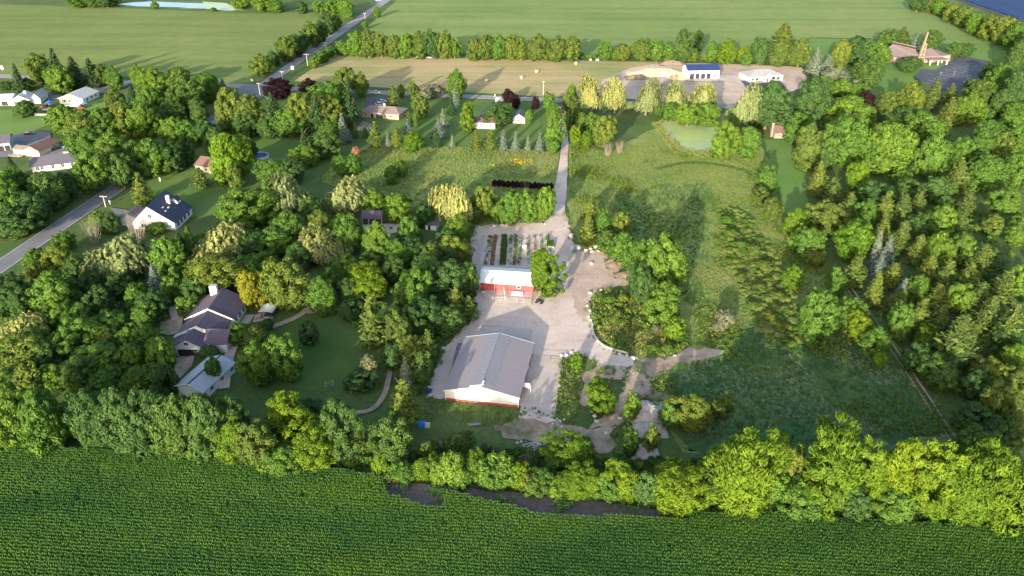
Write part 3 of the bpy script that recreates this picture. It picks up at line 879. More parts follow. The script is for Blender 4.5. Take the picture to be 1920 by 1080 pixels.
plant('at the left edge below the road', [
    ('D', 18, 512, 578, 66), ('M', 68, 466, 514, 46), ('O', 68, 488, 534, 48), ('O', 112, 458, 524, 58), ('M', 122, 434, 474, 40), ('D', 142, 478, 532, 46), ('M', 105, 506, 590, 80), ('M', 118, 558, 614, 64), ('D', 35, 540, 590, 50), ('D', 172, 505, 556, 46)])
plant('around the big willow left of the white farmhouse', [
    ('W', 226, 434, 524, 130), ('X', 253, 396, 456, 54), ('X', 172, 406, 458, 40), ('S', 290, 492, 552, 40), ('M', 316, 443, 526, 66), ('A', 340, 438, 494, 24), ('A', 359, 428, 504, 26), ('D', 187, 533, 588, 52), ('M', 250, 534, 582, 42),
    ('D', 288, 544, 598, 56), ('M', 268, 568, 618, 50), ('M', 325, 516, 566, 46), ('M', 350, 550, 592, 44), ('D', 225, 512, 560, 50), ('M', 186, 396, 434, 38), ('D', 205, 398, 440, 40), ('M', 290, 415, 440, 40), ('D', 245, 470, 530, 56)])
plant('in the wood at the far left edge', [
    ('W', 40, 582, 644, 92, 'pale straggly willow at the left edge above the hedgerow'), ('O', 45, 618, 694, 96), ('M', 15, 688, 748, 76), ('O', 52, 678, 748, 52), ('M', 95, 678, 734, 52), ('D', 140, 670, 734, 72), ('D', 80, 640, 690, 50)])
plant('in the wood left of the farmhouse garage', [
    ('M', 212, 576, 626, 62), ('M', 148, 566, 610, 52), ('M', 148, 586, 650, 76), ('O', 206, 616, 656, 44), ('M', 238, 610, 660, 48), ('M', 273, 606, 660, 56), ('M', 180, 638, 708, 100), ('M', 248, 642, 696, 54),
    ('M', 300, 632, 696, 62), ('D', 308, 678, 736, 50), ('M', 196, 688, 738, 66), ('M', 258, 686, 738, 62), ('M', 120, 618, 670, 50)])
plant('between the two white houses', [
    ('W', 412, 413, 496, 124), ('W', 547, 328, 400, 102), ('W', 643, 330, 400, 90), ('W', 598, 426, 496, 96), ('M', 450, 350, 430, 106), ('M', 536, 396, 460, 68), ('O', 596, 393, 444, 48), ('M', 512, 420, 480, 90), ('D', 470, 430, 490, 70),
    ('M', 500, 345, 410, 60), ('M', 380, 440, 490, 50), ('D', 560, 455, 505, 60), ('M', 640, 400, 450, 46), ('D', 590, 370, 420, 50)])
plant('behind the white farmhouse roof', [
    ('O', 400, 476, 560, 110), ('M', 460, 478, 540, 70), ('G', 465, 511, 583, 60, 'golden yellow tree beside the farmhouse roof'), ('M', 492, 472, 520, 52), ('O', 538, 488, 582, 98), ('M', 603, 518, 590, 64), ('M', 622, 498, 545, 40), ('D', 365, 520, 575, 50)])
plant('in the garden right of the farmhouse', [
    ('M', 448, 603, 646, 46), ('O', 482, 610, 660, 58), ('M', 484, 643, 722, 76), ('M', 536, 630, 716, 72), ('M', 398, 668, 722, 34, 'small green tree poking up beside the grey outbuilding roof'), ('D', 578, 598, 646, 50), ('D', 498, 598, 622, 30), ('D', 392, 650, 672, 46)])
plant('around the open pavilion', [
    ('M', 657, 406, 476, 58), ('M', 705, 416, 488, 54), ('M', 762, 405, 468, 46), ('D', 766, 442, 496, 66), ('M', 745, 448, 504, 58), ('M', 745, 363, 416, 60), ('M', 700, 352, 402, 56), ('D', 790, 382, 426, 52), ('M', 655, 478, 524, 62), ('D', 770, 425, 470, 40), ('D', 690, 470, 510, 46), ('D', 840, 430, 470, 40)])
plant('in the grove left of the red barn', [
    ('O', 808, 451, 500, 54), ('O', 850, 438, 496, 62), ('M', 862, 406, 456, 46), ('Y', 692, 498, 564, 82), ('M', 773, 501, 580, 76), ('D', 802, 480, 550, 80), ('D', 848, 484, 560, 82), ('D', 878, 494, 556, 44), ('M', 858, 506, 545, 38), ('D', 738, 478, 530, 56), ('D', 650, 520, 570, 50), ('D', 832, 455, 505, 50)])
plant('in the grove left of the long barn', [
    ('N', 697, 553, 650, 64), ('O', 752, 583, 656, 54), ('O', 768, 626, 686, 60), ('N', 804, 616, 678, 48), ('D', 800, 556, 626, 78), ('N', 855, 536, 596, 46), ('N', 880, 553, 600, 38), ('D', 842, 574, 630, 62), ('S', 760, 666, 724, 38), ('b', 690, 662, 708, 40),
    ('D', 672, 690, 734, 64), ('D', 792, 652, 726, 46), ('N', 757, 708, 794, 70), ('D', 655, 560, 602, 52), ('D', 740, 640, 690, 50), ('D', 770, 575, 640, 50)])
plant('along the top of the barn yard', [
    ('W', 855, 346, 420, 82), ('O', 905, 348, 410, 48), ('L', 918, 374, 408, 36), ('M', 958, 360, 420, 48), ('M', 992, 358, 416, 46), ('M', 1020, 350, 414, 44), ('M', 938, 380, 416, 36), ('D', 886, 380, 420, 40)])
plant('right of the gravel lane mouth', [
    ('O', 1105, 373, 410, 32), ('N', 1102, 400, 464, 36), ('M', 1130, 393, 450, 36), ('O', 1160, 396, 446, 40), ('M', 1172, 436, 496, 62), ('M', 1200, 448, 516, 62), ('M', 1216, 468, 545, 62), ('M', 1255, 443, 546, 88), ('M', 1245, 525, 606, 84), ('D', 1206, 498, 566, 54), ('D', 1140, 430, 470, 44)])
plant('around the barn yard', [
    ('Y', 1014, 468, 554, 78, 'feathery yellow green tree at the right end of the red barn'), ('L', 1083, 660, 694, 26), ('Y', 1128, 700, 776, 68, 'round yellow green tree alone right of the long barn'), ('O', 1300, 734, 812, 86), ('O', 1350, 738, 790, 46), ('M', 1256, 753, 804, 42), ('M', 1186, 736, 788, 36),
    ('O', 1222, 798, 848, 36), ('M', 1182, 798, 862, 38), ('L', 1262, 596, 640, 44), ('M', 1142, 554, 572, 26), ('O', 1170, 550, 568, 22), ('M', 1222, 644, 664, 28), ('M', 1252, 642, 662, 24), ('b', 1228, 608, 624, 20), ('O', 1160, 582, 598, 18)])
plant('in the scrub strip down the middle of the meadow', [
    ('M', 1362, 404, 421, 25), ('O', 1374, 429, 446, 28), ('M', 1390, 451, 468, 26), ('O', 1416, 459, 478, 28), ('O', 1432, 487, 506, 29), ('O', 1390, 511, 528, 25), ('O', 1424, 529, 548, 28), ('O', 1458, 544, 563, 31), ('M', 1410, 565, 582, 26), ('O', 1446, 585, 604, 29), ('O', 1464, 605, 622, 28), ('b', 1362, 578, 616, 44), ('b', 1350, 600, 624, 26)])
plant('in the line of trees along the right meadow edge', [
    ('M', 1532, 543, 645, 76, 'large round green tree standing alone in the right meadow'), ('L', 1486, 496, 542, 44), ('L', 1490, 391, 442, 40), ('M', 1520, 426, 486, 58), ('M', 1498, 423, 470, 36), ('O', 1532, 464, 500, 44), ('M', 1568, 493, 564, 40), ('M', 1597, 556, 616, 54), ('Y', 1613, 580, 642, 42),
    ('M', 1643, 610, 668, 56), ('L', 1648, 656, 694, 30), ('O', 1425, 348, 388, 42), ('O', 1450, 373, 414, 40), ('M', 1440, 313, 366, 38)])
plant('at the upper left of the right hand wood', [
    ('O', 1552, 378, 442, 80), ('N', 1592, 360, 424, 52), ('M', 1626, 373, 430, 46), ('N', 1660, 358, 420, 50), ('N', 1692, 363, 428, 50), ('N', 1722, 358, 414, 46), ('M', 1766, 382, 446, 64), ('N', 1655, 408, 460, 46), ('N', 1692, 412, 470, 50),
    ('L', 1602, 416, 490, 70), ('S', 1646, 430, 494, 36), ('S', 1666, 438, 494, 34), ('S', 1650, 474, 520, 48), ('N', 1604, 478, 538, 60), ('N', 1675, 490, 540, 52), ('N', 1560, 346, 390, 40), ('D', 1720, 400, 450, 50)])
plant('in the heart of the right hand wood', [
    ('N', 1642, 508, 574, 38), ('S', 1695, 518, 564, 46), ('N', 1682, 543, 594, 58), ('N', 1722, 438, 496, 50), ('M', 1762, 436, 506, 64), ('M', 1802, 436, 496, 60), ('N', 1842, 456, 516, 54), ('N', 1862, 463, 506, 44), ('N', 1742, 476, 536, 54), ('N', 1776, 486, 550, 58), ('N', 1816, 490, 556, 58), ('M', 1722, 516, 570, 50),
    ('N', 1756, 530, 596, 58), ('M', 1796, 526, 586, 64), ('N', 1836, 526, 596, 54), ('N', 1882, 506, 566, 60), ('M', 1908, 496, 560, 54), ('N', 1800, 400, 450, 50)])
plant('in the lower part of the right hand wood', [
    ('M', 1690, 570, 638, 50), ('N', 1725, 558, 622, 50), ('N', 1762, 572, 632, 54), ('Y', 1740, 613, 660, 52), ('N', 1796, 586, 694, 92), ('N', 1855, 552, 626, 56), ('N', 1896, 566, 656, 68), ('D', 1764, 664, 732, 78), ('O', 1850, 665, 730, 66), ('M', 1900, 642, 696, 54),
    ('D', 1824, 750, 816, 78), ('O', 1876, 712, 786, 74), ('O', 1908, 688, 746, 64), ('N', 1902, 766, 838, 64), ('D', 1862, 786, 846, 64), ('D', 1830, 690, 750, 60), ('N', 1820, 610, 670, 50), ('D', 1720, 640, 700, 50), ('D', 1890, 600, 660, 60), ('D', 1800, 640, 700, 60)])
plant('in the dark grove under the big maples', [
    ('N', 1535, 301, 366, 42), ('N', 1562, 330, 380, 52), ('L', 1613, 303, 358, 40, 'bright lime green tree in the dark grove below the maples'), ('M', 1692, 318, 350, 36), ('D', 1642, 336, 390, 74), ('D', 1700, 332, 376, 54), ('N', 1797, 296, 364, 50), ('M', 1850, 291, 356, 74), ('M', 1905, 286, 350, 64), ('D', 1760, 330, 380, 56), ('M', 1905, 420, 460, 44), ('M', 1890, 350, 400, 60), ('O', 1862, 400, 440, 44), ('N', 1815, 358, 402, 44)])
plant('in the row of big maples on the right', [
    ('O', 1515, 233, 316, 66), ('M', 1588, 220, 310, 94), ('M', 1672, 231, 322, 102), ('M', 1752, 253, 336, 66), ('M', 1740, 211, 266, 84), ('M', 1806, 258, 318, 58), ('M', 1848, 226, 298, 70), ('O', 1870, 248, 304, 46), ('M', 1912, 236, 290, 56), ('M', 1632, 255, 320, 56), ('D', 1555, 260, 315, 44)])
plant('between the brick cottage and the church', [
    ('M', 1493, 210, 266, 48), ('M', 1590, 181, 246, 92), ('D', 1524, 146, 230, 84), ('D', 1440, 154, 240, 82), ('W', 1395, 158, 240, 64), ('P', 1624, 170, 212, 36), ('O', 1667, 170, 220, 54), ('O', 1715, 156, 210, 50), ('N', 1752, 148, 204, 38), ('N', 1783, 158, 198, 30), ('N', 1782, 183, 234, 44),
    ('M', 1815, 176, 234, 54), ('O', 1840, 155, 214, 66), ('D', 1665, 210, 238, 38), ('D', 1822, 147, 172, 38), ('M', 1900, 193, 244, 62), ('D', 1880, 170, 228, 52), ('D', 1700, 200, 240, 46), ('M', 1630, 200, 240, 40)])
plant('close around the brick church', [
    ('M', 1652, 80, 124, 44), ('D', 1630, 112, 158, 56), ('D', 1608, 72, 120, 72), ('O', 1577, 76, 124, 38), ('D', 1665, 54, 86, 42), ('N', 1692, 52, 86, 38), ('S', 1718, 58, 96, 22), ('D', 1748, 58, 94, 34), ('D', 1703, 106, 134, 46), ('D', 1790, 81, 106, 32), ('D', 1810, 81, 106, 30)])
plant('between the new house and the church', [
    ('S', 1530, 88, 138, 42), ('S', 1553, 101, 134, 36), ('b', 1567, 125, 158, 50), ('M', 1545, 143, 172, 42), ('M', 1580, 148, 180, 46), ('M', 1608, 156, 184, 38), ('b', 1605, 150, 170, 18)])
plant('at the right end of the church parking lot', [
    ('D', 1862, 113, 152, 48), ('M', 1878, 124, 174, 54), ('D', 1910, 128, 194, 44), ('D', 1916, 76, 124, 40), ('D', 1900, 94, 134, 34)])
plant('in the hedgerow beside the solar field', [
    ('D', 1722, -8, 20, 36), ('O', 1746, -4, 22, 32), ('M', 1766, 2, 28, 34), ('O', 1786, 9, 40, 36), ('O', 1806, 15, 50, 36), ('M', 1830, 26, 64, 40), ('O', 1856, 29, 74, 42), ('O', 1882, 34, 82, 44), ('M', 1906, 44, 92, 42), ('D', 1936, 60, 110, 44)])
plant('in the first clump of the tree band', [
    ('M', 668, 60, 104, 34), ('O', 690, 55, 106, 34), ('O', 714, 62, 106, 32), ('O', 738, 66, 107, 32), ('M', 762, 64, 107, 34), ('O', 786, 60, 108, 36), ('D', 812, 58, 108, 36), ('O', 836, 60, 109, 36), ('M', 852, 72, 108, 26), ('M', 648, 82, 104, 24)])
plant('in the middle clump of the tree band', [
    ('O', 890, 72, 111, 34), ('O', 912, 67, 111, 34), ('M', 935, 66, 111, 34), ('O', 957, 67, 111, 36), ('O', 976, 70, 111, 32), ('O', 1008, 65, 112, 40), ('O', 1044, 69, 113, 40), ('O', 1072, 70, 112, 38), ('M', 1025, 85, 112, 28)])
plant('in the right part of the tree band', [
    ('M', 1135, 79, 112, 26), ('O', 1170, 85, 112, 32), ('O', 1204, 74, 113, 38), ('M', 1232, 75, 113, 36), ('D', 1280, 57, 114, 44), ('D', 1309, 58, 94, 24), ('Y', 1303, 92, 114, 17), ('M', 1335, 78, 114, 30), ('Y', 1366, 77, 117, 42), ('Y', 1393, 84, 116, 26), ('D', 1425, 73, 120, 38), ('O', 1462, 73, 122, 44), ('O', 1500, 73, 123, 44), ('N', 1470, 44, 88, 50), ('M', 1254, 84, 113, 26), ('M', 1155, 92, 112, 24), ('M', 1400, 98, 122, 30)])
plant('along the straight road north', [
    ('O', 535, 70, 114, 38), ('D', 554, 66, 104, 34), ('O', 584, 42, 87, 38), ('D', 600, 40, 77, 26), ('D', 614, 28, 64, 28), ('M', 626, 25, 56, 26), ('M', 652, 13, 36, 26), ('O', 490, 102, 140, 42), ('M', 588, 104, 127, 26), ('M', 603, 95, 117, 26), ('M', 617, 88, 108, 24), ('M', 640, 76, 102, 28), ('M', 707, 14, 32, 16), ('M', 683, 40, 54, 14), ('D', 566, 64, 97, 28), ('D', 512, 96, 124, 26)])
plant('at the far edge of the west field', [
    ('M', 490, -6, 20, 42), ('M', 517, -2, 22, 40), ('D', 566, 4, 24, 24), ('M', 600, 2, 24, 32), ('M', 626, -3, 24, 36), ('M', 647, 0, 27, 30), ('M', 148, -6, 12, 42), ('D', 172, -8, 13, 24), ('D', 200, -5, 11, 42), ('M', 290, 3, 16, 14), ('D', 401, 14, 22, 12), ('M', 450, -6, 16, 40)])
plant('in the clump behind the white ranch house', [
    ('O', 72, 103, 154, 48), ('C', 104, 90, 158, 52), ('C', 138, 104, 162, 54), ('C', 170, 108, 162, 48), ('M', 110, 124, 174, 52), ('C', 32, 118, 170, 34), ('D', 53, 146, 168, 26), ('M', 213, 124, 166, 36), ('D', 190, 122, 160, 36), ('D', 12, 152, 168, 24), ('D', 45, 188, 218, 36, 'round dark shrub on the lawn before the leftmost white house')])
plant('in the wood along the cross road', [
    ('M', 258, 121, 164, 34), ('M', 285, 128, 170, 42), ('O', 335, 127, 164, 48), ('M', 310, 143, 204, 64), ('D', 352, 143, 216, 68), ('M', 388, 138, 190, 48), ('S', 418, 146, 172, 22), ('M', 398, 156, 190, 34), ('C', 250, 160, 210, 52), ('O', 215, 168, 208, 44), ('D', 370, 184, 230, 44), ('M', 280, 165, 220, 50), ('D', 325, 185, 235, 50)])
plant('in the wood between the left houses and the road', [
    ('M', 120, 198, 250, 62), ('O', 155, 208, 270, 68), ('M', 187, 203, 264, 62), ('O', 226, 193, 256, 68), ('M', 266, 198, 256, 58), ('M', 297, 203, 246, 46), ('M', 326, 220, 272, 58), ('M', 360, 226, 272, 48), ('M', 286, 260, 330, 66), ('D', 326, 266, 322, 50), ('M', 165, 243, 304, 68), ('M', 215, 248, 310, 68), ('O', 200, 268, 330, 58), ('M', 166, 283, 360, 70), ('D', 226, 288, 352, 52), ('M', 250, 265, 320, 46), ('D', 390, 225, 275, 40)])
plant('in the wood at the left edge above the road', [
    ('M', 26, 316, 374, 64), ('C', 22, 291, 334, 34), ('D', 86, 323, 390, 74), ('D', 126, 324, 374, 52), ('M', 20, 348, 414, 64), ('D', 22, 386, 446, 78), ('D', 64, 362, 424, 68), ('D', 102, 346, 392, 54), ('M', 0, 330, 390, 60)])
plant('around the house with the round pool', [
    ('N', 264, 323, 382, 42), ('L', 425, 251, 340, 86), ('D', 458, 256, 304, 44), ('N', 375, 313, 352, 38), ('O', 442, 308, 354, 32), ('C', 570, 238, 304, 38), ('D', 610, 243, 296, 62), ('M', 572, 273, 314, 54), ('M', 512, 298, 350, 64), ('D', 548, 300, 345, 50), ('D', 345, 265, 310, 36), ('D', 405, 240, 290, 40), ('M', 640, 290, 330, 34)])
plant('in the tall wood above the round pool', [
    ('O', 425, 165, 252, 54, 'tall olive tree with white trunks at the left end of the pool wood'), ('O', 470, 178, 250, 64), ('C', 512, 172, 252, 66), ('O', 555, 176, 250, 54), ('M', 540, 203, 256, 64), ('C', 592, 172, 254, 58), ('M', 602, 158, 212, 62), ('M', 622, 153, 222, 58), ('O', 606, 183, 246, 62), ('C', 655, 146, 236, 56),
    ('O', 642, 128, 182, 48), ('O', 676, 131, 186, 28, 'slender tree on tall bare white trunks beside the brick ranch'), ('P', 521, 147, 186, 52), ('P', 580, 147, 180, 36), ('M', 575, 208, 244, 46), ('S', 642, 211, 266, 38), ('M', 620, 226, 268, 44), ('D', 500, 215, 258, 50), ('D', 455, 210, 258, 50)])
plant('round the brick ranch house', [
    ('N', 737, 159, 202, 26), ('O', 775, 148, 192, 24), ('b', 796, 166, 192, 28), ('b', 815, 156, 182, 36), ('O', 790, 178, 220, 34), ('M', 855, 132, 184, 38, 'tall green tree by the road above the spruce row'), ('S', 853, 160, 198, 24), ('C', 846, 176, 214, 26), ('S', 831, 203, 238, 26), ('S', 822, 220, 258, 38), ('C', 818, 238, 274, 26), ('S', 848, 250, 275, 14),
    ('S', 765, 222, 262, 32), ('A', 767, 209, 237, 11), ('A', 779, 209, 237, 11), ('L', 773, 246, 283, 38), ('N', 703, 228, 274, 32), ('S', 727, 246, 275, 14), ('N', 743, 238, 275, 28), ('N', 665, 231, 258, 14), ('N', 684, 233, 258, 14), ('O', 753, 155, 185, 16)])
plant('around the white cottage', [
    ('Y', 877, 193, 242, 42), ('D', 937, 190, 234, 62), ('P', 954, 166, 193, 24), ('P', 968, 178, 204, 18), ('P', 1005, 182, 205, 15), ('M', 990, 205, 233, 16), ('N', 893, 245, 280, 30), ('N', 920, 243, 280, 28), ('S', 944, 242, 280, 21), ('S', 967, 245, 281, 23), ('S', 990, 252, 281, 15), ('S', 1012, 247, 282, 20)])
plant('at the upper end of the gravel lane', [
    ('M', 1030, 173, 208, 22), ('M', 1037, 193, 228, 28), ('M', 1038, 210, 278, 44), ('M', 1038, 260, 288, 22), ('O', 1068, 170, 208, 28), ('M', 1072, 156, 188, 18), ('R', 1058, 207, 224, 10), ('D', 1068, 203, 244, 24), ('O', 1081, 198, 228, 22), ('O', 1092, 213, 248, 26), ('M', 1108, 211, 252, 28), ('O', 1131, 217, 274, 52, 'large rounded pale olive tree right of the gravel lane'),
    ('Y', 1078, 234, 273, 30), ('Y', 1100, 246, 278, 26), ('X', 1140, 264, 292, 22), ('X', 1163, 263, 287, 22)])
plant('in the willow row by the cross road', [
    ('W', 1110, 146, 209, 50), ('W', 1155, 146, 209, 46), ('W', 1213, 151, 214, 46), ('W', 1270, 158, 214, 56), ('W', 1320, 163, 220, 52), ('W', 1181, 191, 208, 20), ('M', 1290, 193, 236, 54), ('M', 1327, 193, 234, 48), ('M', 1258, 193, 226, 34), ('M', 1233, 190, 215, 22)])
plant('beside the green pond', [
    ('M', 1357, 226, 297, 54), ('M', 1405, 238, 294, 52), ('R', 1408, 246, 278, 20), ('D', 1378, 213, 246, 26)])
plant('in the plot west of the gravel lane', [
    ('R', 669, 275, 294, 18), ('M', 662, 288, 326, 36), ('M', 752, 298, 332, 32), ('M', 735, 312, 345, 26)])
plant('in the dark nursery strip', [('P', 928 + 8.2 * i, 337 + 0.5 * i, 352 + 0.5 * i, 11) for i in range(14)])

# ------------------------------------------------------------------ ground cover that nobody could count
def poly_world(pix):
    return np.array([[G(x, y).x, G(x, y).y] for x, y in pix])


def inside(P, x, y):
    c = np.zeros(len(x), bool)
    n = len(P)
    for i in range(n):
        x0, y0 = P[i]
        x1, y1 = P[(i + 1) % n]
        if y0 == y1: continue
        k = ((y0 > y) != (y1 > y)) & (x < (x1 - x0) * (y - y0) / (y1 - y0) + x0)
        c ^= k
    return c


def value_noise(x, y, s, seed=0, octaves=3):
    """Smooth random field in 0..1 on world metres."""
    out = np.zeros(len(x))
    amp, tot = 1.0, 0.0
    for o in range(octaves):
        rng = np.random.default_rng(seed + o)
        T = rng.uniform(0, 1, (64, 64))
        u, v = x / s + 200, y / s + 200
        i, j = np.floor(u).astype(int), np.floor(v).astype(int)
        fu, fv = u - i, v - j
        fu, fv = fu * fu * (3 - 2 * fu), fv * fv * (3 - 2 * fv)
        g = lambda a, b: T[a % 64, b % 64]
        val = (g(i, j) * (1 - fu) + g(i + 1, j) * fu) * (1 - fv) + (g(i, j + 1) * (1 - fu) + g(i + 1, j + 1) * fu) * fv
        out += amp * val
        tot += amp
        amp *= 0.5
        s = s / 2.1
    return out / tot


def scatter_points(pix, density, seed, keep=None, avoid=()):
    P = poly_world(pix)
    rng = np.random.default_rng(seed)
    lo, hi = P.min(0), P.max(0)
    n = int((hi[0] - lo[0]) * (hi[1] - lo[1]) * density)
    x, y = rng.uniform(lo[0], hi[0], n), rng.uniform(lo[1], hi[1], n)
    k = inside(P, x, y)
    for a in avoid:
        k &= ~inside(poly_world(a), x, y)
    x, y = x[k], y[k]
    if keep is not None:
        k = keep(x, y, rng)
        x, y = x[k], y[k]
    return x, y, rng


def template(name, me, mat):
    o = bpy.data.objects.new(name, me)
    if len(me.materials) and me.materials[0] is None:
        o.data = me = me.copy()
        me.materials[0] = MATS[mat]
    elif not len(me.materials):
        me.materials.append(MATS[mat])
    return o


def scatter(name, label, cat, x, y, scl, idx, temps, seed, tilt=0.08, z=0.0, parent=None, turn=(0, 6.283)):
    """One object: a point cloud of stems, each drawn as one of the small plant meshes."""
    n = len(x)
    rng = np.random.default_rng(seed)
    me = bpy.data.meshes.new(name)
    me.vertices.add(n)
    me.vertices.foreach_set('co', np.stack([x, y, np.full(n, z)], 1).astype(np.float32).ravel())
    for nm, val in (('scl', scl), ('rz', rng.uniform(*turn, n)), ('tx', rng.normal(size=n) * tilt), ('ty', rng.normal(size=n) * tilt)):
        a = me.attributes.new(nm, 'FLOAT', 'POINT')
        a.data.foreach_set('value', np.asarray(val, np.float32) * np.ones(n, np.float32))
    a = me.attributes.new('idx', 'INT', 'POINT')
    a.data.foreach_set('value', np.asarray(idx, np.int32) * np.ones(n, np.int32))
    me.update()
    o = link(name, me, None, parent)
    ng = bpy.data.node_groups.new('plants', 'GeometryNodeTree')
    ng.interface.new_socket('Geometry', in_out='INPUT', socket_type='NodeSocketGeometry')
    ng.interface.new_socket('Geometry', in_out='OUTPUT', socket_type='NodeSocketGeometry')
    N, Lk = ng.nodes, ng.links
    gi, go = N.new('NodeGroupInput'), N.new('NodeGroupOutput')
    jn = N.new('GeometryNodeJoinGeometry')
    for t in reversed(temps):
        oi = N.new('GeometryNodeObjectInfo')
        oi.inputs['Object'].default_value = t
        gt = N.new('GeometryNodeGeometryToInstance')
        Lk.new(oi.outputs['Geometry'], gt.inputs[0])
        Lk.new(gt.outputs[0], jn.inputs[0])
    ip = N.new('GeometryNodeInstanceOnPoints')
    Lk.new(gi.outputs[0], ip.inputs['Points'])
    Lk.new(jn.outputs[0], ip.inputs['Instance'])
    ip.inputs['Pick Instance'].default_value = True

    def attr(nm, ty='FLOAT'):
        q = N.new('GeometryNodeInputNamedAttribute')
        q.data_type = ty
        q.inputs['Name'].default_value = nm
        return q.outputs['Attribute']
    Lk.new(attr('idx', 'INT'), ip.inputs['Instance Index'])
    cx = N.new('ShaderNodeCombineXYZ')
    Lk.new(attr('tx'), cx.inputs[0]); Lk.new(attr('ty'), cx.inputs[1]); Lk.new(attr('rz'), cx.inputs[2])
    Lk.new(cx.outputs[0], ip.inputs['Rotation'])
    cs = N.new('ShaderNodeCombineXYZ')
    for i in range(3): Lk.new(attr('scl'), cs.inputs[i])
    Lk.new(cs.outputs[0], ip.inputs['Scale'])
    Lk.new(ip.outputs[0], go.inputs[0])
    md = o.modifiers.new('plants', 'NODES')
    md.node_group = ng
    if parent is None:
        tag(o, label, cat, None, 'stuff')
    else:
        o['kind'] = 'stuff'
    return o


def corn_plant(seed, h=2.2, yellow=0.0):
    rng = np.random.default_rng(seed)
    C, Nn, U, S, V = [], [], [], [], []
    for i in range(11):
        z = h * (0.16 + 0.075 * i)
        a = (i % 2) * math.pi + rng.uniform(-0.22, 0.22)
        d = np.array([math.cos(a), math.sin(a), 0])
        L = 0.40 * (1 - 0.05 * i)
        for t, dz, n in ((0.22, 0.14, (0, 0, 1.0)), (0.55, 0.16, (0, 0, 1.0)), (0.85, 0.02, (0.5, 0.5, 0.8))):
            C.append(d * L * t + np.array([0, 0, z + dz]))
            Nn.append(np.array([0, 0, 1.0]) - d * (0.6 - t))
            U.append(d + np.array([0, 0, 0.9 - 1.5 * t]))
            S.append(0.105)
            V.append(rng.uniform(0.1, 0.6) + 0.05 * i)
    for k in range(3):                      # stalk and tassel
        C.append(np.array([0, 0, h * (0.3 + 0.3 * k)])); Nn.append(rng.normal(size=3) * np.array([1, 1, 0])); U.append(np.array([0, 0, 1.0])); S.append(0.24); V.append(0.4)
    for k in range(3):
        a = rng.uniform(0, 6.28)
        C.append(np.array([math.cos(a) * .06, math.sin(a) * .06, h * 1.06])); Nn.append(np.array([math.cos(a), math.sin(a), .3])); U.append(np.array([math.cos(a) * .4, math.sin(a) * .4, 1.0])); S.append(0.11); V.append(0.5)
    return leaf_mesh('corn_plant', np.array(C), np.array(Nn), np.array(S), np.array(V), up=np.array(U), elong=1.3, taper=0.36)


def tuft(seed, n=16, h=0.5, w=0.35, size=0.16, taper=0.22, elong=1.3):
    rng = np.random.default_rng(seed)
    a = rng.uniform(0, 6.28, n)
    r = rng.uniform(0, w, n)
    z = rng.uniform(0.2, 0.75, n) * h
    c = np.stack([r * np.cos(a), r * np.sin(a), z], 1)
    nor = np.stack([np.cos(a), np.sin(a), 0.5 + 0 * a], 1) + rng.normal(size=(n, 3)) * 0.4
    up = np.stack([np.cos(a) * 0.45, np.sin(a) * 0.45, np.ones(n)], 1)
    return leaf_mesh('tuft', c, nor, np.full(n, size) * rng.uniform(.8, 1.3, n), rng.uniform(0, 1, n), up=up, elong=elong, taper=taper)


def weed(seed, n=30, h=0.9, w=0.45, size=0.13, dome=True):
    rng = np.random.default_rng(seed)
    d = unit(rng.normal(size=(n, 3)))
    d[:, 2] = np.abs(d[:, 2])
    c = d * np.array([w, w, h]) * rng.uniform(0.6, 1.05, (n, 1))
    return leaf_mesh('weed', c, d + rng.normal(size=(n, 3)) * 0.5, np.full(n, size) * rng.uniform(.7, 1.3, n), rng.uniform(0, 1, n), elong=1.3)


T_CORN = [template('corn_plant', corn_plant(s, h), 'corn_leaf') for s, h in ((1, 2.2), (2, 2.15), (3, 2.24), (4, 2.12))]
T_GRASS = [template('grass_tuft', tuft(s), 'grass_blade') for s in (1, 2)]
T_DRY = [template('dry_tuft', tuft(s, 14, 0.6), 'dry_blade') for s in (3, 4)]
T_SHADE_TINTED = [template('shade_tinted_tuft', tuft(s, 18, 0.55), 'shade_tinted_blade') for s in (13, 14)]  # darker tufts that carry tree shade in their colour
T_WEED = [template('weed', weed(s), 'weed_leaf') for s in (5, 6)]
T_WHITE = [template('white_weed', weed(s, 16, 0.95, 0.45, 0.075), 'white_flower') for s in (7,)]
T_YELLOW = [template('yellow_weed', weed(s, 22, 0.9, 0.4, 0.11), 'yellow_flower') for s in (8,)]
T_BRUSH = [template('brush', make_round(s, 16, 16, 0.17, amp=.4, hr=1.4, clump=0.42, zlow=-0.3), 'leaf_' + k) for s, k in ((91, 'D'), (92, 'M'), (93, 'M'), (94, 'O'))]
for t in T_BRUSH:
    for v in t.data.vertices: v.co.z *= 1.4

T_SCRUB = [template('scrub', make_round(s, 20, 44, 0.09, amp=.4, hr=1.3, clump=0.40, zlow=-0.2), k) for s, k in ((95, 'scrub_leaf'), (96, 'scrub_leaf'), (97, 'leaf_M'))]
for t in T_SCRUB:
    for v in t.data.vertices: v.co.z *= 0.95

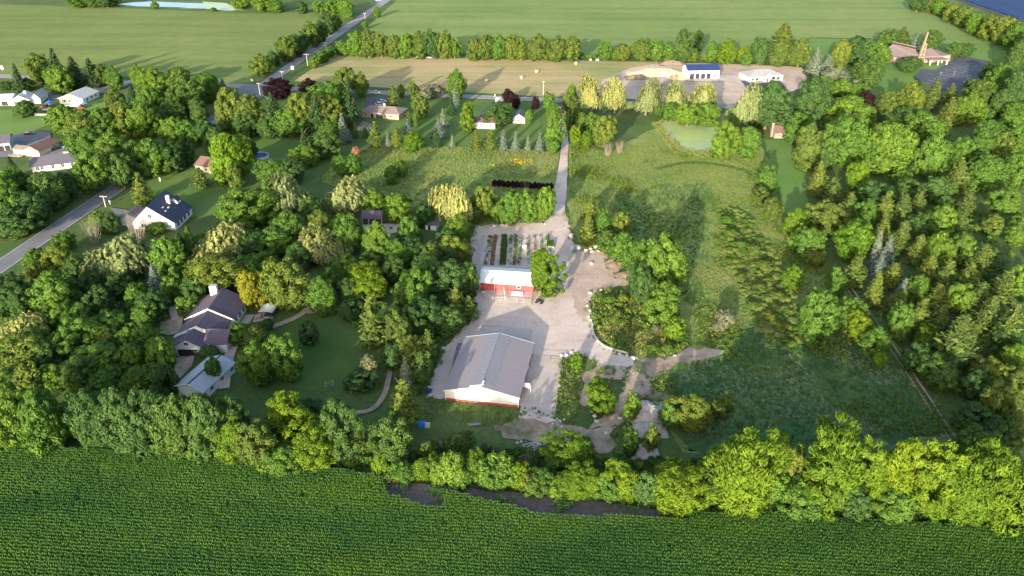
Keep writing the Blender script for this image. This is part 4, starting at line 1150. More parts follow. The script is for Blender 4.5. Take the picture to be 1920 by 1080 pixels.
# --- the front cornfield: rows 0.76 m apart along the land grid, thinned where the soil lies bare
CORN = [(-330, 826), (0, 842), (480, 876), (716, 904), (820, 925), (1000, 938), (1200, 958), (1300, 970), (1700, 992), (2250, 1036), (2250, 1330), (-330, 1330)]
BARE_SOIL = [[(838, 927), (960, 930), (962, 940), (900, 936), (840, 934)], [(958, 934), (1080, 940), (1150, 952), (1150, 976), (1085, 980), (1010, 974), (964, 960)], [(1205, 955), (1290, 968), (1286, 988), (1215, 984)],
             [(716, 902), (830, 920), (834, 928), (730, 914)]]
CP_ = poly_world(CORN)
ca, sa = math.cos(ROW), math.sin(ROW)
us = CP_[:, 0] * ca - CP_[:, 1] * sa
vs_ = CP_[:, 0] * sa + CP_[:, 1] * ca
U_, V_ = np.meshgrid(np.arange(us.min(), us.max(), 0.17), np.arange(vs_.min(), vs_.max(), 0.76))
crng = np.random.default_rng(3)
U_ = U_.ravel() + crng.uniform(-0.06, 0.06, U_.size)
V_ = V_.ravel() + crng.normal(size=V_.size) * 0.028
X_, Y_ = U_ * ca + V_ * sa, -U_ * sa + V_ * ca
k = inside(CP_, X_, Y_) & (Y_ > 76) & (np.abs(X_) < 0.70 * Y_ + 42)
rag = value_noise(X_, Y_, 2.4, 61)
for q in BARE_SOIL:
    P = poly_world(q)
    k &= ~(inside(P + (P - P.mean(0)) * 0.12, X_, Y_) & (rag > 0.40))
X_, Y_ = X_[k], Y_[k]
thin = np.zeros(len(X_))
for q in [SOIL[0]]:
    thin = np.maximum(thin, inside(poly_world(q), X_, Y_) * 1.0)
nz = value_noise(X_, Y_, 5.0, 11)
gap = value_noise(X_, Y_, 3.2, 23, 2)
k = (crng.uniform(0, 1, len(X_)) > 0.03 + thin * np.clip((0.66 - nz) * 3.6, 0.12, 0.94)) & ~((gap < 0.13) & (crng.uniform(0, 1, len(X_)) < 0.8))
X_, Y_, thin, nz = X_[k], Y_[k], thin[k], nz[k]
scl = (0.88 + 0.26 * value_noise(X_, Y_, 9.0, 5)) * (1 - 0.22 * thin) * crng.uniform(0.96, 1.04, len(X_))
scatter('corn', 'rows of green corn filling the foreground field', 'corn', X_, Y_, scl, crng.integers(0, 4, len(X_)), T_CORN, 4, 0.035, turn=(-ROW - 0.14, -ROW + 0.14))

# --- meadows
MEADOW = [(1068, 270), (1140, 285), (1225, 262), (1262, 288), (1340, 292), (1400, 290), (1436, 300), (1452, 330), (1475, 410), (1580, 540), (1690, 660), (1790, 812), (1500, 838), (1290, 830), (1262, 745), (1240, 712), (1290, 684), (1362, 668), (1340, 650), (1290, 650), (1300, 600), (1270, 540), (1160, 470), (1085, 430), (1068, 380)]
x, y, rng = scatter_points(MEADOW, 1.5, 31)
f = value_noise(x, y, 14, 3)
g = value_noise(x, y, 6, 8)
idx = np.where(g > 0.68, 2 + rng.integers(0, 2, len(x)), np.where(f > 0.60, 4 + rng.integers(0, 2, len(x)), rng.integers(0, 2, len(x))))
low = inside(poly_world([(1296, 645), (1390, 615), (1500, 635), (1600, 580), (1800, 820), (1500, 860), (1270, 860), (1230, 715), (1290, 684), (1362, 668)]), x + 3 * (value_noise(x, y, 9, 91) - .5) * 4, y + 14 * (value_noise(x, y, 11, 92) - .5))
mid_ = inside(poly_world([(1100, 470), (1150, 372), (1260, 345), (1330, 350), (1350, 400), (1330, 520), (1290, 660), (1200, 560)]), x, y + 16 * (value_noise(x, y, 12, 93) - .5))
scrub = inside(poly_world([(1335, 380), (1400, 390), (1480, 540), (1500, 640), (1440, 640), (1380, 560), (1345, 470)]), x, y)
idx = np.where(mid_ & (g < 0.55), 6 + rng.integers(0, 2, len(x)), idx)  # shade-coloured tufts for the tree shade over the middle
idx = np.where(low & ~scrub & (g < 0.72) & (rng.uniform(0, 1, len(x)) < 0.72), np.where(f > 0.58, 4, 6) + rng.integers(0, 2, len(x)), idx)  # and for the tree shade over the lower part
scatter('meadow_grass', 'tall mixed grass and weeds covering the right meadow', 'grass', x, y, rng.uniform(0.6, 1.2, len(x)) * (0.8 + 0.5 * f), idx, T_GRASS + T_DRY + T_WEED + T_SHADE_TINTED, 5, 0.15)
x, y, rng = scatter_points([(1360, 560), (1500, 600), (1700, 700), (1760, 800), (1500, 830), (1290, 820), (1270, 700), (1330, 640)], 1.2, 33, lambda x, y, r: value_noise(x, y, 7, 51) > 0.55)
scatter('white_wildflowers', 'patches of white wildflowers in the shaded meadow', 'wildflowers', x, y, rng.uniform(0.6, 1.3, len(x)), 0, T_WHITE, 6, 0.1)
MIDDLE = [(640, 290), (700, 278), (860, 278), (1044, 286), (1040, 336), (920, 336), (918, 356), (1040, 358), (1032, 408), (880, 420), (760, 415), (700, 380), (600, 340)]
x, y, rng = scatter_points(MIDDLE, 0.8, 35)
f = value_noise(x, y, 14, 13)
idx = np.where(f > 0.56, 2 + rng.integers(0, 2, len(x)), rng.integers(0, 2, len(x)))
scatter('plot_grass', 'rough grass in the plot left of the gravel lane', 'grass', x, y, rng.uniform(0.8, 1.6, len(x)), idx, T_GRASS + T_DRY, 7, 0.15)
x, y, rng = scatter_points([(885, 289), (1000, 289), (1000, 312), (930, 316), (890, 298)], 0.9, 37, lambda x, y, r: value_noise(x, y, 7, 77) > 0.55)
scatter('goldenrod', 'yellow flowering weeds in the grass plot by the lane', 'wildflowers', x, y, rng.uniform(0.9, 1.5, len(x)), 0, T_YELLOW, 8, 0.1)
x, y, rng = scatter_points([(1345, 395), (1395, 396), (1450, 470), (1490, 560), (1500, 640), (1470, 660), (1430, 625), (1395, 560), (1355, 470)], 0.42, 63)
scatter('scrub', 'dense low yellow green scrub down the middle of the meadow', 'scrub', x, y, rng.uniform(0.6, 1.5, len(x)), rng.integers(0, 3, len(x)), T_SCRUB, 23, 0.1)
# weedy mound in the bend of the yard, and its rusty docks
MOUND = [(1112, 560), (1130, 545), (1170, 545), (1210, 575), (1260, 600), (1290, 618), (1292, 650), (1250, 668), (1190, 664), (1150, 652), (1122, 630), (1110, 600)]
x, y, rng = scatter_points(MOUND, 2.2, 41)
f = value_noise(x, y, 7, 17)
idx = np.where(f > 0.54, rng.integers(2, 4, len(x)), np.where(f < 0.34, rng.integers(0, 2, len(x)), rng.integers(4, 6, len(x))))
scatter('mound_weeds', 'tall tangled weeds over the mound in the yard bend', 'weeds', x, y, rng.uniform(1.0, 2.0, len(x)), idx, T_GRASS + T_DRY + T_WEED, 9, 0.15)
ISLE = [(1058, 672), (1098, 668), (1095, 700), (1088, 760), (1082, 800), (1046, 796), (1050, 710)]
x, y, rng = scatter_points(ISLE, 2.0, 43)
scatter('island_grass', 'weedy grass strip beside the concrete apron', 'grass', x, y, rng.uniform(0.5, 1.1, len(x)), rng.integers(0, 6, len(x)), T_GRASS + T_DRY + T_WEED, 10, 0.15)
x, y, rng = scatter_points([(795, 748), (836, 752), (972, 768), (968, 800), (900, 800), (850, 786), (800, 790)], 1.8, 45)
scatter('barn_front_grass', 'weedy grass along the front of the long barn', 'grass', x, y, rng.uniform(0.4, 0.9, len(x)), rng.integers(0, 6, len(x)), T_GRASS + T_DRY + T_WEED, 12, 0.15)
x, y, rng = scatter_points([(1100, 690), (1180, 690), (1260, 700), (1280, 760), (1200, 860), (1130, 850), (1090, 800), (1140, 740)], 1.0, 47, lambda x, y, r: value_noise(x, y, 6, 3) > 0.47)
scatter('clearing_weeds', 'scattered weeds on the bare dirt clearing', 'weeds', x, y, rng.uniform(0.6, 1.5, len(x)), rng.integers(0, 4, len(x)), T_GRASS + T_WEED, 13, 0.15)
# reeds around the pond, brush along the hedgerows and under the woods
x, y, rng = scatter_points([(1222, 232), (1250, 222), (1310, 223), (1370, 240), (1370, 285), (1330, 294), (1262, 290), (1248, 270)], 1.5, 49, avoid=[[(1234, 235), (1255, 229), (1300, 230), (1340, 234), (1353, 250), (1354, 272), (1335, 282), (1300, 285), (1278, 278), (1260, 258)]])
scatter('pond_reeds', 'dry and green reeds ringing the pale pond', 'reeds', x, y, rng.uniform(1.2, 2.2, len(x)), rng.integers(0, 4, len(x)), T_GRASS + T_DRY, 14, 0.1)
HEDGE = [(-60, 800), (130, 835), (300, 850), (480, 858), (720, 888), (900, 910), (1100, 936), (1290, 958), (1500, 972), (1700, 980), (1960, 1010), (1960, 930), (1700, 905), (1400, 890), (1250, 860), (1130, 868), (1000, 850), (900, 850), (780, 850), (640, 830), (300, 800), (100, 790), (-60, 760)]
x, y, rng = scatter_points(HEDGE, 0.62, 51, avoid=[SOIL[0]])
scatter('hedgerow_brush', 'low tangled brush along the foot of the front hedgerow', 'undergrowth', x, y, rng.uniform(0.7, 1.5, len(x)), rng.integers(0, 4, len(x)), T_BRUSH, 15, 0.1)
x, y, rng = scatter_points([(0, 560), (250, 520), (330, 540), (310, 720), (200, 745), (0, 745)], 0.12, 53)
scatter('left_brush', 'dark undergrowth beneath the left wood', 'undergrowth', x, y, rng.uniform(0.8, 1.7, len(x)), rng.integers(0, 3, len(x)), T_BRUSH, 16, 0.1)
x, y, rng = scatter_points([(630, 500), (880, 470), (892, 590), (840, 640), (790, 740), (730, 740), (740, 660), (690, 640), (640, 580)], 0.12, 55)
scatter('grove_brush', 'dark undergrowth beneath the grove beside the barns', 'undergrowth', x, y, rng.uniform(0.8, 1.6, len(x)), rng.integers(0, 3, len(x)), T_BRUSH, 17, 0.1)
x, y, rng = scatter_points([(1560, 360), (1920, 400), (1960, 840), (1850, 840), (1700, 640), (1610, 520)], 0.06, 57)
scatter('wood_brush', 'undergrowth beneath the right hand wood', 'undergrowth', x, y, rng.uniform(0.8, 1.8, len(x)), rng.integers(0, 4, len(x)), T_BRUSH, 18, 0.1)
x, y, rng = scatter_points([(640, 100), (860, 105), (1100, 111), (1500, 122), (1500, 112), (1100, 103), (860, 97), (640, 92)], 0.05, 59)
scatter('band_brush', 'low brush along the foot of the tree band', 'undergrowth', x, y, rng.uniform(1.0, 2.4, len(x)), rng.integers(0, 4, len(x)), T_BRUSH, 19, 0.1)

# ------------------------------------------------------------------ buildings
plain('white_wall', (0.74, 0.73, 0.70), 0.6, 0.05, 0.8, stretch=(1, 1, 6))
plain('white_trim', (0.80, 0.80, 0.79), 0.5, 0.04)
plain('red_metal', (0.42, 0.075, 0.075), 0.5, 0.12, 1.2, stretch=(8, 8, 0.4))
plain('white_metal_roof', (0.74, 0.74, 0.74), 0.42, 0.05, 0.7, stretch=(6, 0.5, 1))
plain('tan_metal_roof', (0.245, 0.212, 0.225), 0.45, 0.06, 0.7, stretch=(0.4, 6, 1))
plain('clear_roof_panel', (0.205, 0.205, 0.228), 0.35, 0.10, 2.0)
plain('purple_shingle', (0.092, 0.072, 0.105), 0.85, 0.16, 4.0)
plain('brown_shingle', (0.215, 0.165, 0.150), 0.9, 0.14, 3.0)
plain('red_brown_shingle', (0.175, 0.105, 0.090), 0.9, 0.16, 3.0)
plain('navy_shingle', (0.036, 0.044, 0.085), 0.8, 0.16, 4.0)
plain('navy_metal', (0.025, 0.040, 0.130), 0.4, 0.1)
plain('slate_shingle', (0.105, 0.100, 0.135), 0.85, 0.14, 3.0)
plain('grey_shingle', (0.300, 0.300, 0.310), 0.9, 0.10, 3.0)
plain('pale_shingle', (0.44, 0.45, 0.46), 0.85, 0.08, 2.0)
plain('grey_metal_roof', (0.36, 0.37, 0.42), 0.40, 0.08, 1.0, stretch=(0.5, 5, 1))
plain('blue_grey_wall', (0.40, 0.42, 0.47), 0.7, 0.08)
plain('cream_wall', (0.62, 0.53, 0.40), 0.7, 0.06)
plain('pink_brick', (0.44, 0.290, 0.230), 0.85, 0.16, 5.0, stretch=(1, 1, 3))
plain('orange_brick', (0.29, 0.200, 0.155), 0.85, 0.16, 5.0, stretch=(1, 1, 3))
plain('tan_wood', (0.35, 0.27, 0.19), 0.8, 0.2, 3.0)
plain('grey_wood', (0.36, 0.33, 0.30), 0.85, 0.2, 3.0)
plain('dark_opening', (0.025, 0.025, 0.028), 0.8, 0.2)
plain('window_glass', (0.030, 0.040, 0.055), 0.08, 0.1, spec=0.8)
plain('sky_light', (0.45, 0.50, 0.58), 0.15, 0.05, spec=0.8)
plain('dark_metal', (0.05, 0.05, 0.055), 0.5, 0.2)
plain('galvanised', (0.50, 0.52, 0.54), 0.35, 0.1, metal=0.6)
plain('dark_red', (0.30, 0.035, 0.03), 0.45, 0.15)
plain('blue_paint', (0.03, 0.14, 0.55), 0.4, 0.12)
plain('teal_cloth', (0.03, 0.16, 0.20), 0.8, 0.15)
plain('wood_pole', (0.50, 0.44, 0.37), 0.85, 0.15, stretch=(3, 3, 0.4))
plain('pale_stone', (0.56, 0.53, 0.47), 0.9, 0.14, 2.2)
plain('grey_stone', (0.40, 0.38, 0.37), 0.9, 0.18, 2.2)
plain('black_plastic', (0.03, 0.03, 0.035), 0.5, 0.2)
plain('tyre_rubber', (0.022, 0.022, 0.024), 0.8, 0.2)
plain('white_paint', (0.72, 0.73, 0.74), 0.3, 0.04, spec=0.5)
plain('silver_paint', (0.42, 0.46, 0.52), 0.28, 0.06, spec=0.6)
plain('black_paint', (0.025, 0.027, 0.035), 0.25, 0.1, spec=0.6)
plain('blue_car_paint', (0.10, 0.20, 0.40), 0.28, 0.08, spec=0.6)
plain('lamp_lens', (0.70, 0.70, 0.66), 0.2, 0.05)
plain('hay', (0.58, 0.49, 0.25), 0.95, 0.25, 4.0)
plain('sand', (0.56, 0.42, 0.27), 0.95, 0.18, 0.4)
plain('dark_soil', (0.17, 0.135, 0.10), 0.95, 0.25, 0.4)
plain('pool_water', (0.015, 0.075, 0.30), 0.10, 0.1, spec=0.6)
plain('solar_glass', (0.012, 0.024, 0.080), 0.30, 0.15, 0.3, spec=0.7)
plain('rubble', (0.42, 0.37, 0.34), 0.95, 0.28, 2.0)


def frame(fl, fr):
    """Local frame on the ground: origin at the front left corner, x along the front."""
    a, b = G(*fl), G(*fr)
    d = b - a
    return a, math.atan2(d.y, d.x), d.length


def chevron(x0, x1, eave, ridge, over, th, xr=None):
    """Cross-section of a gable roof: two slopes of thickness th that overhang the walls."""
    xr = (x0 + x1) / 2 if xr is None else xr
    sl, sr = (ridge - eave) / (xr - x0), (ridge - eave) / (x1 - xr)
    g = 0.006
    return [(x0 - over, eave - over * sl + g), (xr, ridge + g), (x1 + over, eave - over * sr + g), (x1 + over, eave - over * sr + th), (xr, ridge + th), (x0 - over, eave - over * sl + th)]


def gable(root, x0, x1, y0, y1, eave, ridge, axis, wall, roof, over=0.4, end=0.35, th=0.16, xr=None, roof_name='roof', wall_name='wall'):
    """Walls with their gables in one solid, and a roof over them. axis 'y': ridge runs away from the front."""
    if axis == 'y':
        m = (x0 + x1) / 2 if xr is None else xr
        prof = [(x0, 0), (x1, 0), (x1, eave), (m, ridge), (x0, eave)]
        w = MB().prism(prof, y0, y1, 'y').build(wall_name, MATS[wall], root)
        r = MB().prism(chevron(x0, x1, eave, ridge, over, th, xr), y0 - end, y1 + end, 'y').build(roof_name, MATS[roof], root)
    else:
        m = (y0 + y1) / 2 if xr is None else xr
        prof = [(y0, 0), (y1, 0), (y1, eave), (m, ridge), (y0, eave)]
        w = MB().prism(prof, x0, x1, 'x').build(wall_name, MATS[wall], root)
        r = MB().prism(chevron(y0, y1, eave, ridge, over, th, xr), x0 - end, x1 + end, 'x').build(roof_name, MATS[roof], root)
    return w, r


def hip(root, x0, x1, y0, y1, eave, ridge, wall, roof, over=0.5, inset=None):
    MB().b2(x0, x1, y0, y1, 0, eave).build('wall', MATS[wall], root)
    ins = (y1 - y0) / 2 if inset is None else inset
    a0, a1, b0, b1, m = x0 - over, x1 + over, y0 - over, y1 + over, (y0 + y1) / 2
    e, e2 = eave + 0.005, eave + 0.16
    v = [(a0, b0, e), (a1, b0, e), (a1, b1, e), (a0, b1, e), (a0, b0, e2), (a1, b0, e2), (a1, b1, e2), (a0, b1, e2), (x0 + ins, m, ridge), (x1 - ins, m, ridge)]
    f = [(3, 2, 1, 0), (0, 1, 5, 4), (1, 2, 6, 5), (2, 3, 7, 6), (3, 0, 4, 7), (4, 5, 9, 8), (5, 6, 9), (6, 7, 8, 9), (7, 4, 8)]
    return MB().add(v, f).build('roof', MATS[roof], root)


def opening(root, face, u, z, w, h, at, name='window', glass='window_glass', trim='white_trim'):
    """A framed window or door on a wall: face 'front' (y = at), 'left' or 'right' (x = at); u is the middle along the wall."""
    f, g = MB(), MB()
    t = 0.10
    if face == 'front':
        B = lambda m, u0, u1, z0, z1, d: m.b2(u0, u1, at - d, at + 0.02, z0, z1)
    elif face == 'right':
        B = lambda m, u0, u1, z0, z1, d: m.b2(at - 0.02, at + d, u0, u1, z0, z1)
    else:
        B = lambda m, u0, u1, z0, z1, d: m.b2(at - d, at + 0.02, u0, u1, z0, z1)
    B(f, u - w / 2 - t, u - w / 2, z - t, z + h + t, 0.06)
    B(f, u + w / 2, u + w / 2 + t, z - t, z + h + t, 0.06)
    B(f, u - w / 2, u + w / 2, z + h, z + h + t, 0.06)
    B(f, u - w / 2, u + w / 2, z - t, z, 0.06)
    if name == 'window' and w > 0.9:
        B(f, u - 0.035, u + 0.035, z, z + h, 0.05)
    B(g, u - w / 2, u + w / 2, z, z + h, 0.03)
    o = f.build(name, MATS[trim], root)
    g.build('pane' if name == 'window' else 'panel', MATS[glass], o)
    return o


def chimney(root, x, y, z0, z1, sx, sy, mat):
    c = MB().b2(x - sx / 2, x + sx / 2, y - sy / 2, y + sy / 2, z0, z1).build('chimney', MATS[mat], root)
    MB().b2(x - sx / 2 - 0.06, x + sx / 2 + 0.06, y - sy / 2 - 0.06, y + sy / 2 + 0.06, z1 + 0.003, z1 + 0.14).build('chimney_cap', MATS['grey_stone'], c)
    return c


def building(name, label, cat, fl, fr):
    o, rz, w = frame(fl, fr)
    return tag(empty(name, o, rz), label, cat), w


# --- the long barn in the middle
root, W = building('metal_barn', 'long low metal barn with tan roof and white gable above a red base', 'barn', (835, 749.5), (972, 763.5))
L, EV, RG = 22.4, 3.0, 5.0
root.rotation_euler.z = R(-9.8)
MB().prism([(0, 0.62), (W, 0.62), (W, EV), (W / 2, RG), (0, EV)], 0, L, 'y').build('wall', MATS['white_wall'], root)
MB().b2(-0.03, W + 0.03, -0.05, L + 0.03, 0, 0.615).build('base_wall', MATS['red_metal'], root)
MB().prism(chevron(0, W, EV, RG, 0.35, 0.10), -0.45, L + 0.35, 'y').build('roof', MATS['tan_metal_roof'], root)
sl = (RG - EV) / (W / 2)
hw = 2.9
for s in (-1, 1):                # the band of ridged light panels along each side of the ridge
    for i in range(14):
        y0 = 0.9 + i * 1.56
        pr = [(W / 2 + s * 0.25, RG - 0.25 * sl + 0.112), (W / 2 + s * hw, RG - hw * sl + 0.112), (W / 2 + s * hw, RG - hw * sl + 0.145), (W / 2 + s * 0.25, RG - 0.25 * sl + 0.145)]
        MB().prism(pr, y0, y0 + 1.36, 'y').build('roof_panel', MATS['clear_roof_panel'], root)
for s in (-1, 1):
    for i in range(19):          # standing seams of the lower sheets
        y0 = 0.2 + i * 1.24
        pr = [(W / 2 + s * (hw + 0.2), RG - (hw + 0.2) * sl + 0.104), (W / 2 + s * (W / 2 + 0.3), EV - 0.3 * sl + 0.104), (W / 2 + s * (W / 2 + 0.3), EV - 0.3 * sl + 0.116), (W / 2 + s * (hw + 0.2), RG - (hw + 0.2) * sl + 0.116)]
        MB().prism(pr, y0, y0 + 0.07, 'y').build('roof_seam', MATS['tan_metal_roof'], root)
MB().prism([(W / 2 - 0.24, RG + 0.05), (W / 2, RG + 0.14), (W / 2 + 0.24, RG + 0.05), (W / 2 + 0.24, RG + 0.11), (W / 2, RG + 0.21), (W / 2 - 0.24, RG + 0.11)], 1.0, L + 0.3, 'y').build('ridge_cap', MATS['clear_roof_panel'], root)
pr = [(W / 2 - hw + 0.2, RG - (hw - 0.2) * sl + 0.17), (W / 2 + 0.2, RG + 0.16), (W / 2 + 0.2, RG + 0.26), (W / 2 - hw + 0.2, RG - (hw - 0.2) * sl + 0.27)]
MB().prism(pr, -0.35, 0.35, 'y').build('roof_flashing', MATS['white_trim'], root)
MB().b2(W / 2 + 0.02, W / 2 + 0.42, 0.36, 1.9, RG + 0.02, RG + 0.29).build('roof_flashing', MATS['white_trim'], root)
for s, n in ((-1, 'rake_trim'), (1, 'rake_trim')):
    pr = [(W / 2, RG - 0.10), (W / 2 + s * (W / 2 + 0.35), EV - 0.35 * sl - 0.10), (W / 2 + s * (W / 2 + 0.35), EV - 0.35 * sl + 0.09), (W / 2, RG + 0.09)]
    MB().prism(pr, -0.50, -0.455, 'y').build(n, MATS['white_trim'], root)
    MB().prism(pr, L + 0.355, L + 0.60, 'y').build(n, MATS['white_trim'], root)
MB().b2(-0.06, 0.10, -0.055, 0.06, 0.0, EV - 0.1).build('corner_trim', MATS['white_trim'], root)
MB().b2(W - 0.10, W + 0.06, -0.055, 0.06, 0.0, EV - 0.1).build('corner_trim', MATS['white_trim'], root)
for y in (4.0, 10.5, 17.0):
    opening(root, 'right', y, 0.02, 3.4, 2.5, W + 0.03, 'sliding_door', 'red_metal')
MB().tube((W + 0.06, 0.2, 0.1), (W + 0.06, 0.2, EV - 0.2), 0.06).build('downspout', MATS['white_trim'], root)

# --- the red barn
root, W = building('red_barn', 'small red barn with a bright white metal roof behind a rail pen', 'barn', (900, 543), (1000, 549.5))
gable(root, 0, W, 0, 9.0, 2.8, 4.1, 'x', 'red_metal', 'white_metal_roof', 0.5, 0.35, 0.10)
for i in range(17):
    u = 0.25 + i * (W - 0.3) / 17
    MB().prism([(-0.5, 2.8 - 0.5 * 0.289 + 0.104), (4.45, 4.1 + 0.09), (4.45, 4.1 + 0.125), (-0.5, 2.8 - 0.5 * 0.289 + 0.14)], u, u + 0.06, 'x').build('roof_seam', MATS['white_metal_roof'], root)
MB().b2(-0.37, W + 0.37, 4.30, 4.70, 4.10, 4.26).build('ridge_cap', MATS['white_trim'], root)
MB().b2(-0.37, W + 0.37, -0.56, -0.505, 2.58, 2.78).build('eave_trim', MATS['white_trim'], root)
MB().b2(-0.06, 0.08, -0.06, 0.08, 0, 2.7).build('corner_trim', MATS['white_trim'], root)
d = MB().b2(4.3, 8.0, -0.09, -0.03, 0.05, 2.35).build('sliding_door', MATS['red_metal'], root)
MB().b2(4.3, 4.42, -0.12, -0.092, 0.05, 2.35).build('door_batten', MATS['white_trim'], d)
MB().b2(4.3, 8.0, -0.12, -0.092, 1.75, 1.83).build('door_batten', MATS['dark_red'], d)
MB().b2(7.88, 8.0, -0.12, -0.092, 0.05, 2.35).build('door_batten', MATS['dark_metal'], d)
MB().b2(3.9, 8.9, -0.16, -0.06, 2.40, 2.5).build('door_track', MATS['dark_red'], root)
MB().b2(4.0, 7.9, -0.55, -0.10, 0, 0.12).build('door_sill', MATS['pale_stone'], root)
opening(root, 'front', 11.4, 1.2, 0.9, 0.8, 0.0)

# --- the white farmhouse with purple shingles
root = tag(empty('farmhouse', (-80.8, 163.4, 0), R(-1)), 'white farmhouse with stepped purple shingle roof and white chimney in the trees', 'house')
gable(root, -6.2, 6.2, 13.2, 24.0, 3.2, 6.3, 'y', 'white_wall', 'purple_shingle', 0.5, 0.4, 0.2, 0.2)
gable(root, -5.6, 5.2, 5.2, 13.0, 3.0, 5.6, 'y', 'white_wall', 'purple_shingle', 0.5, 0.0, 0.2, 0.0)
gable(root, -4.8, 2.6, 0.0, 5.0, 2.9, 5.0, 'y', 'white_wall', 'purple_shingle', 0.45, 0.35, 0.2, -1.1)
gable(root, 2.7, 8.2, 1.8, 8.4, 2.9, 4.9, 'x', 'white_wall', 'purple_shingle', 0.45, 0.35, 0.2)
for (xa, za, xb, zb, y) in ((-6.7, 2.97, 0.2, 6.32, 12.72), (6.7, 2.95, 0.2, 6.32, 12.72), (-6.1, 2.80, 0.0, 5.62, 5.13)):
    MB().prism([(xa, za), (xb, zb), (xb, zb + 0.32), (xa, za + 0.32)], y - 0.16, y, 'y').build('rake_trim', MATS['white_trim'], root)
MB().prism([(-6.05, 2.86), (-2.2, 4.62), (-2.2, 4.98), (-6.05, 3.22)], 4.0, 5.1, 'y').build('roof_window', MATS['sky_light'], root)
chimney(root, -1.6, 22.6, 5.0, 8.0, 1.9, 1.3, 'white_wall')
opening(root, 'front', -1.2, 0.05, 5.0, 2.05, 0.0, 'garage_door', 'dark_opening')
opening(root, 'front', -1.2, 3.35, 1.1, 0.8, 0.0)
for y in (3.6, 5.9):
    opening(root, 'right', y, 1.0, 1.0, 1.3, 8.2)
for y in (15.2, 18.0, 20.8):
    opening(root, 'right', y, 0.9, 1.5, 1.4, 6.2)
opening(root, 'right', 10.8, 0.9, 1.2, 1.3, 5.2)
MB().b2(6.9, 9.4, 15.0, 20.0, 0.0, 0.5).build('porch', MATS['grey_wood'], root)

# --- grey roofed outbuilding below it
root, W = tag(empty('outbuilding', (-78.4, 147.2, 0), R(-17)), 'long pale grey metal roofed outbuilding below the white farmhouse', 'shed'), 7.2
gable(root, 0, W, 0.0, 12.0, 2.7, 4.0, 'y', 'white_wall', 'grey_metal_roof', 0.5, 0.4, 0.12)
MB().b2(W / 2 - 0.2, W / 2 + 0.2, -0.4, 12.35, 4.0, 4.18).build('ridge_cap', MATS['dark_metal'], root)
MB().tube((W / 2 + 1.0, 9.0, 3.6), (W / 2 + 1.0, 9.0, 4.6), 0.16).build('vent_pipe', MATS['white_trim'], root)
for y in (3.0, 7.0, 11.0):
    opening(root, 'right', y, 1.0, 1.0, 1.0, W)
for s in (-1, 1):
    MB().prism([(W / 2 + s * 0.0, 4.02), (W / 2 + s * (W / 2 + 0.5), 2.52), (W / 2 + s * (W / 2 + 0.5), 2.72), (W / 2, 4.22)], -0.46, -0.41, 'y').build('rake_trim', MATS['white_trim'], root)

# --- the white house with the dark blue roof
root = tag(empty('dark_roofed_house', (-128.5, 240.0, 0), R(-2)), 'white two storey house with a steep dark blue roof by the road', 'house')
gable(root, 0, 14.4, 0, 14.0, 3.1, 8.8, 'y', 'white_wall', 'navy_shingle', 0.5, 0.4, 0.22, 6.2)
chimney(root, 9.6, 8.6, 5.0, 9.2, 1.1, 1.0, 'white_wall')
dm = MB().prism([(9.2, 4.8), (11.6, 4.8), (11.6, 6.4), (10.4, 7.6), (9.2, 6.4)], 10.6, 13.4, 'y').build('dormer', MATS['white_wall'], root)
MB().prism(chevron(9.2, 11.6, 6.4, 7.6, 0.2, 0.12), 10.4, 13.5, 'y').build('dormer_roof', MATS['navy_shingle'], dm)
for y, x in ((4.0, 9.4), (5.6, 10.4), (3.0, 10.6)):
    z = 8.8 - (x - 6.2) * 5.7 / 8.2 + 0.26
    MB().box((x, y, z), (0.9, 0.9, 0.12)).build('roof_window', MATS['sky_light'], root)
for u in (3.6, 9.8):
    opening(root, 'front', u, 1.0, 1.8, 1.3, 0.0)
opening(root, 'front', 6.4, 4.6, 1.1, 1.3, 0.0)
for y in (2.5, 5.2, 8.0, 11.2):
    opening(root, 'right', y, 0.8, 1.7, 1.5, 14.4)
gable(root, -6.0, -0.1, 3.5, 11.0, 2.7, 4.4, 'y', 'white_wall', 'brown_shingle', 0.35, 0.3, 0.15, wall_name='garage_wall', roof_name='garage_roof')
MB().b2(0.3, 14.1, -0.9, -0.1, 0, 0.5).build('foundation_bed', MATS['dark_soil'], root)

# --- the brick ranch by the hay field
root, W = building('brick_ranch', 'low pink brick ranch house with a wide tan hip roof', 'house', (679, 219.5), (748, 225))
hip(root, 0, W, 0, 10.5, 2.7, 4.9, 'pink_brick', 'brown_shingle', 0.8, 3.4)
chimney(root, W * 0.52, 5.3, 4.4, 5.9, 1.0, 0.8, 'pink_brick')
for u, w in ((2.3, 1.4), (12.4, 1.0), (15.4, 1.6)):
    opening(root, 'front', u, 0.9, w, 1.1, 0.0)
opening(root, 'front', 9.2, 0.05, 3.6, 2.1, 0.0, 'patio_door', 'window_glass')
opening(root, 'front', 5.4, 0.05, 1.6, 2.1, 0.0, 'patio_door', 'window_glass')
root, W = building('garden_shed', 'little purple roofed garden shed left below the brick ranch', 'shed', (665, 244), (690, 245.5))
gable(root, 0, W, 0, 4.5, 2.1, 3.4, 'x', 'blue_grey_wall', 'slate_shingle', 0.3, 0.3)
opening(root, 'front', W / 2, 0.05, 1.4, 1.8, 0.0, 'door', 'grey_wood')

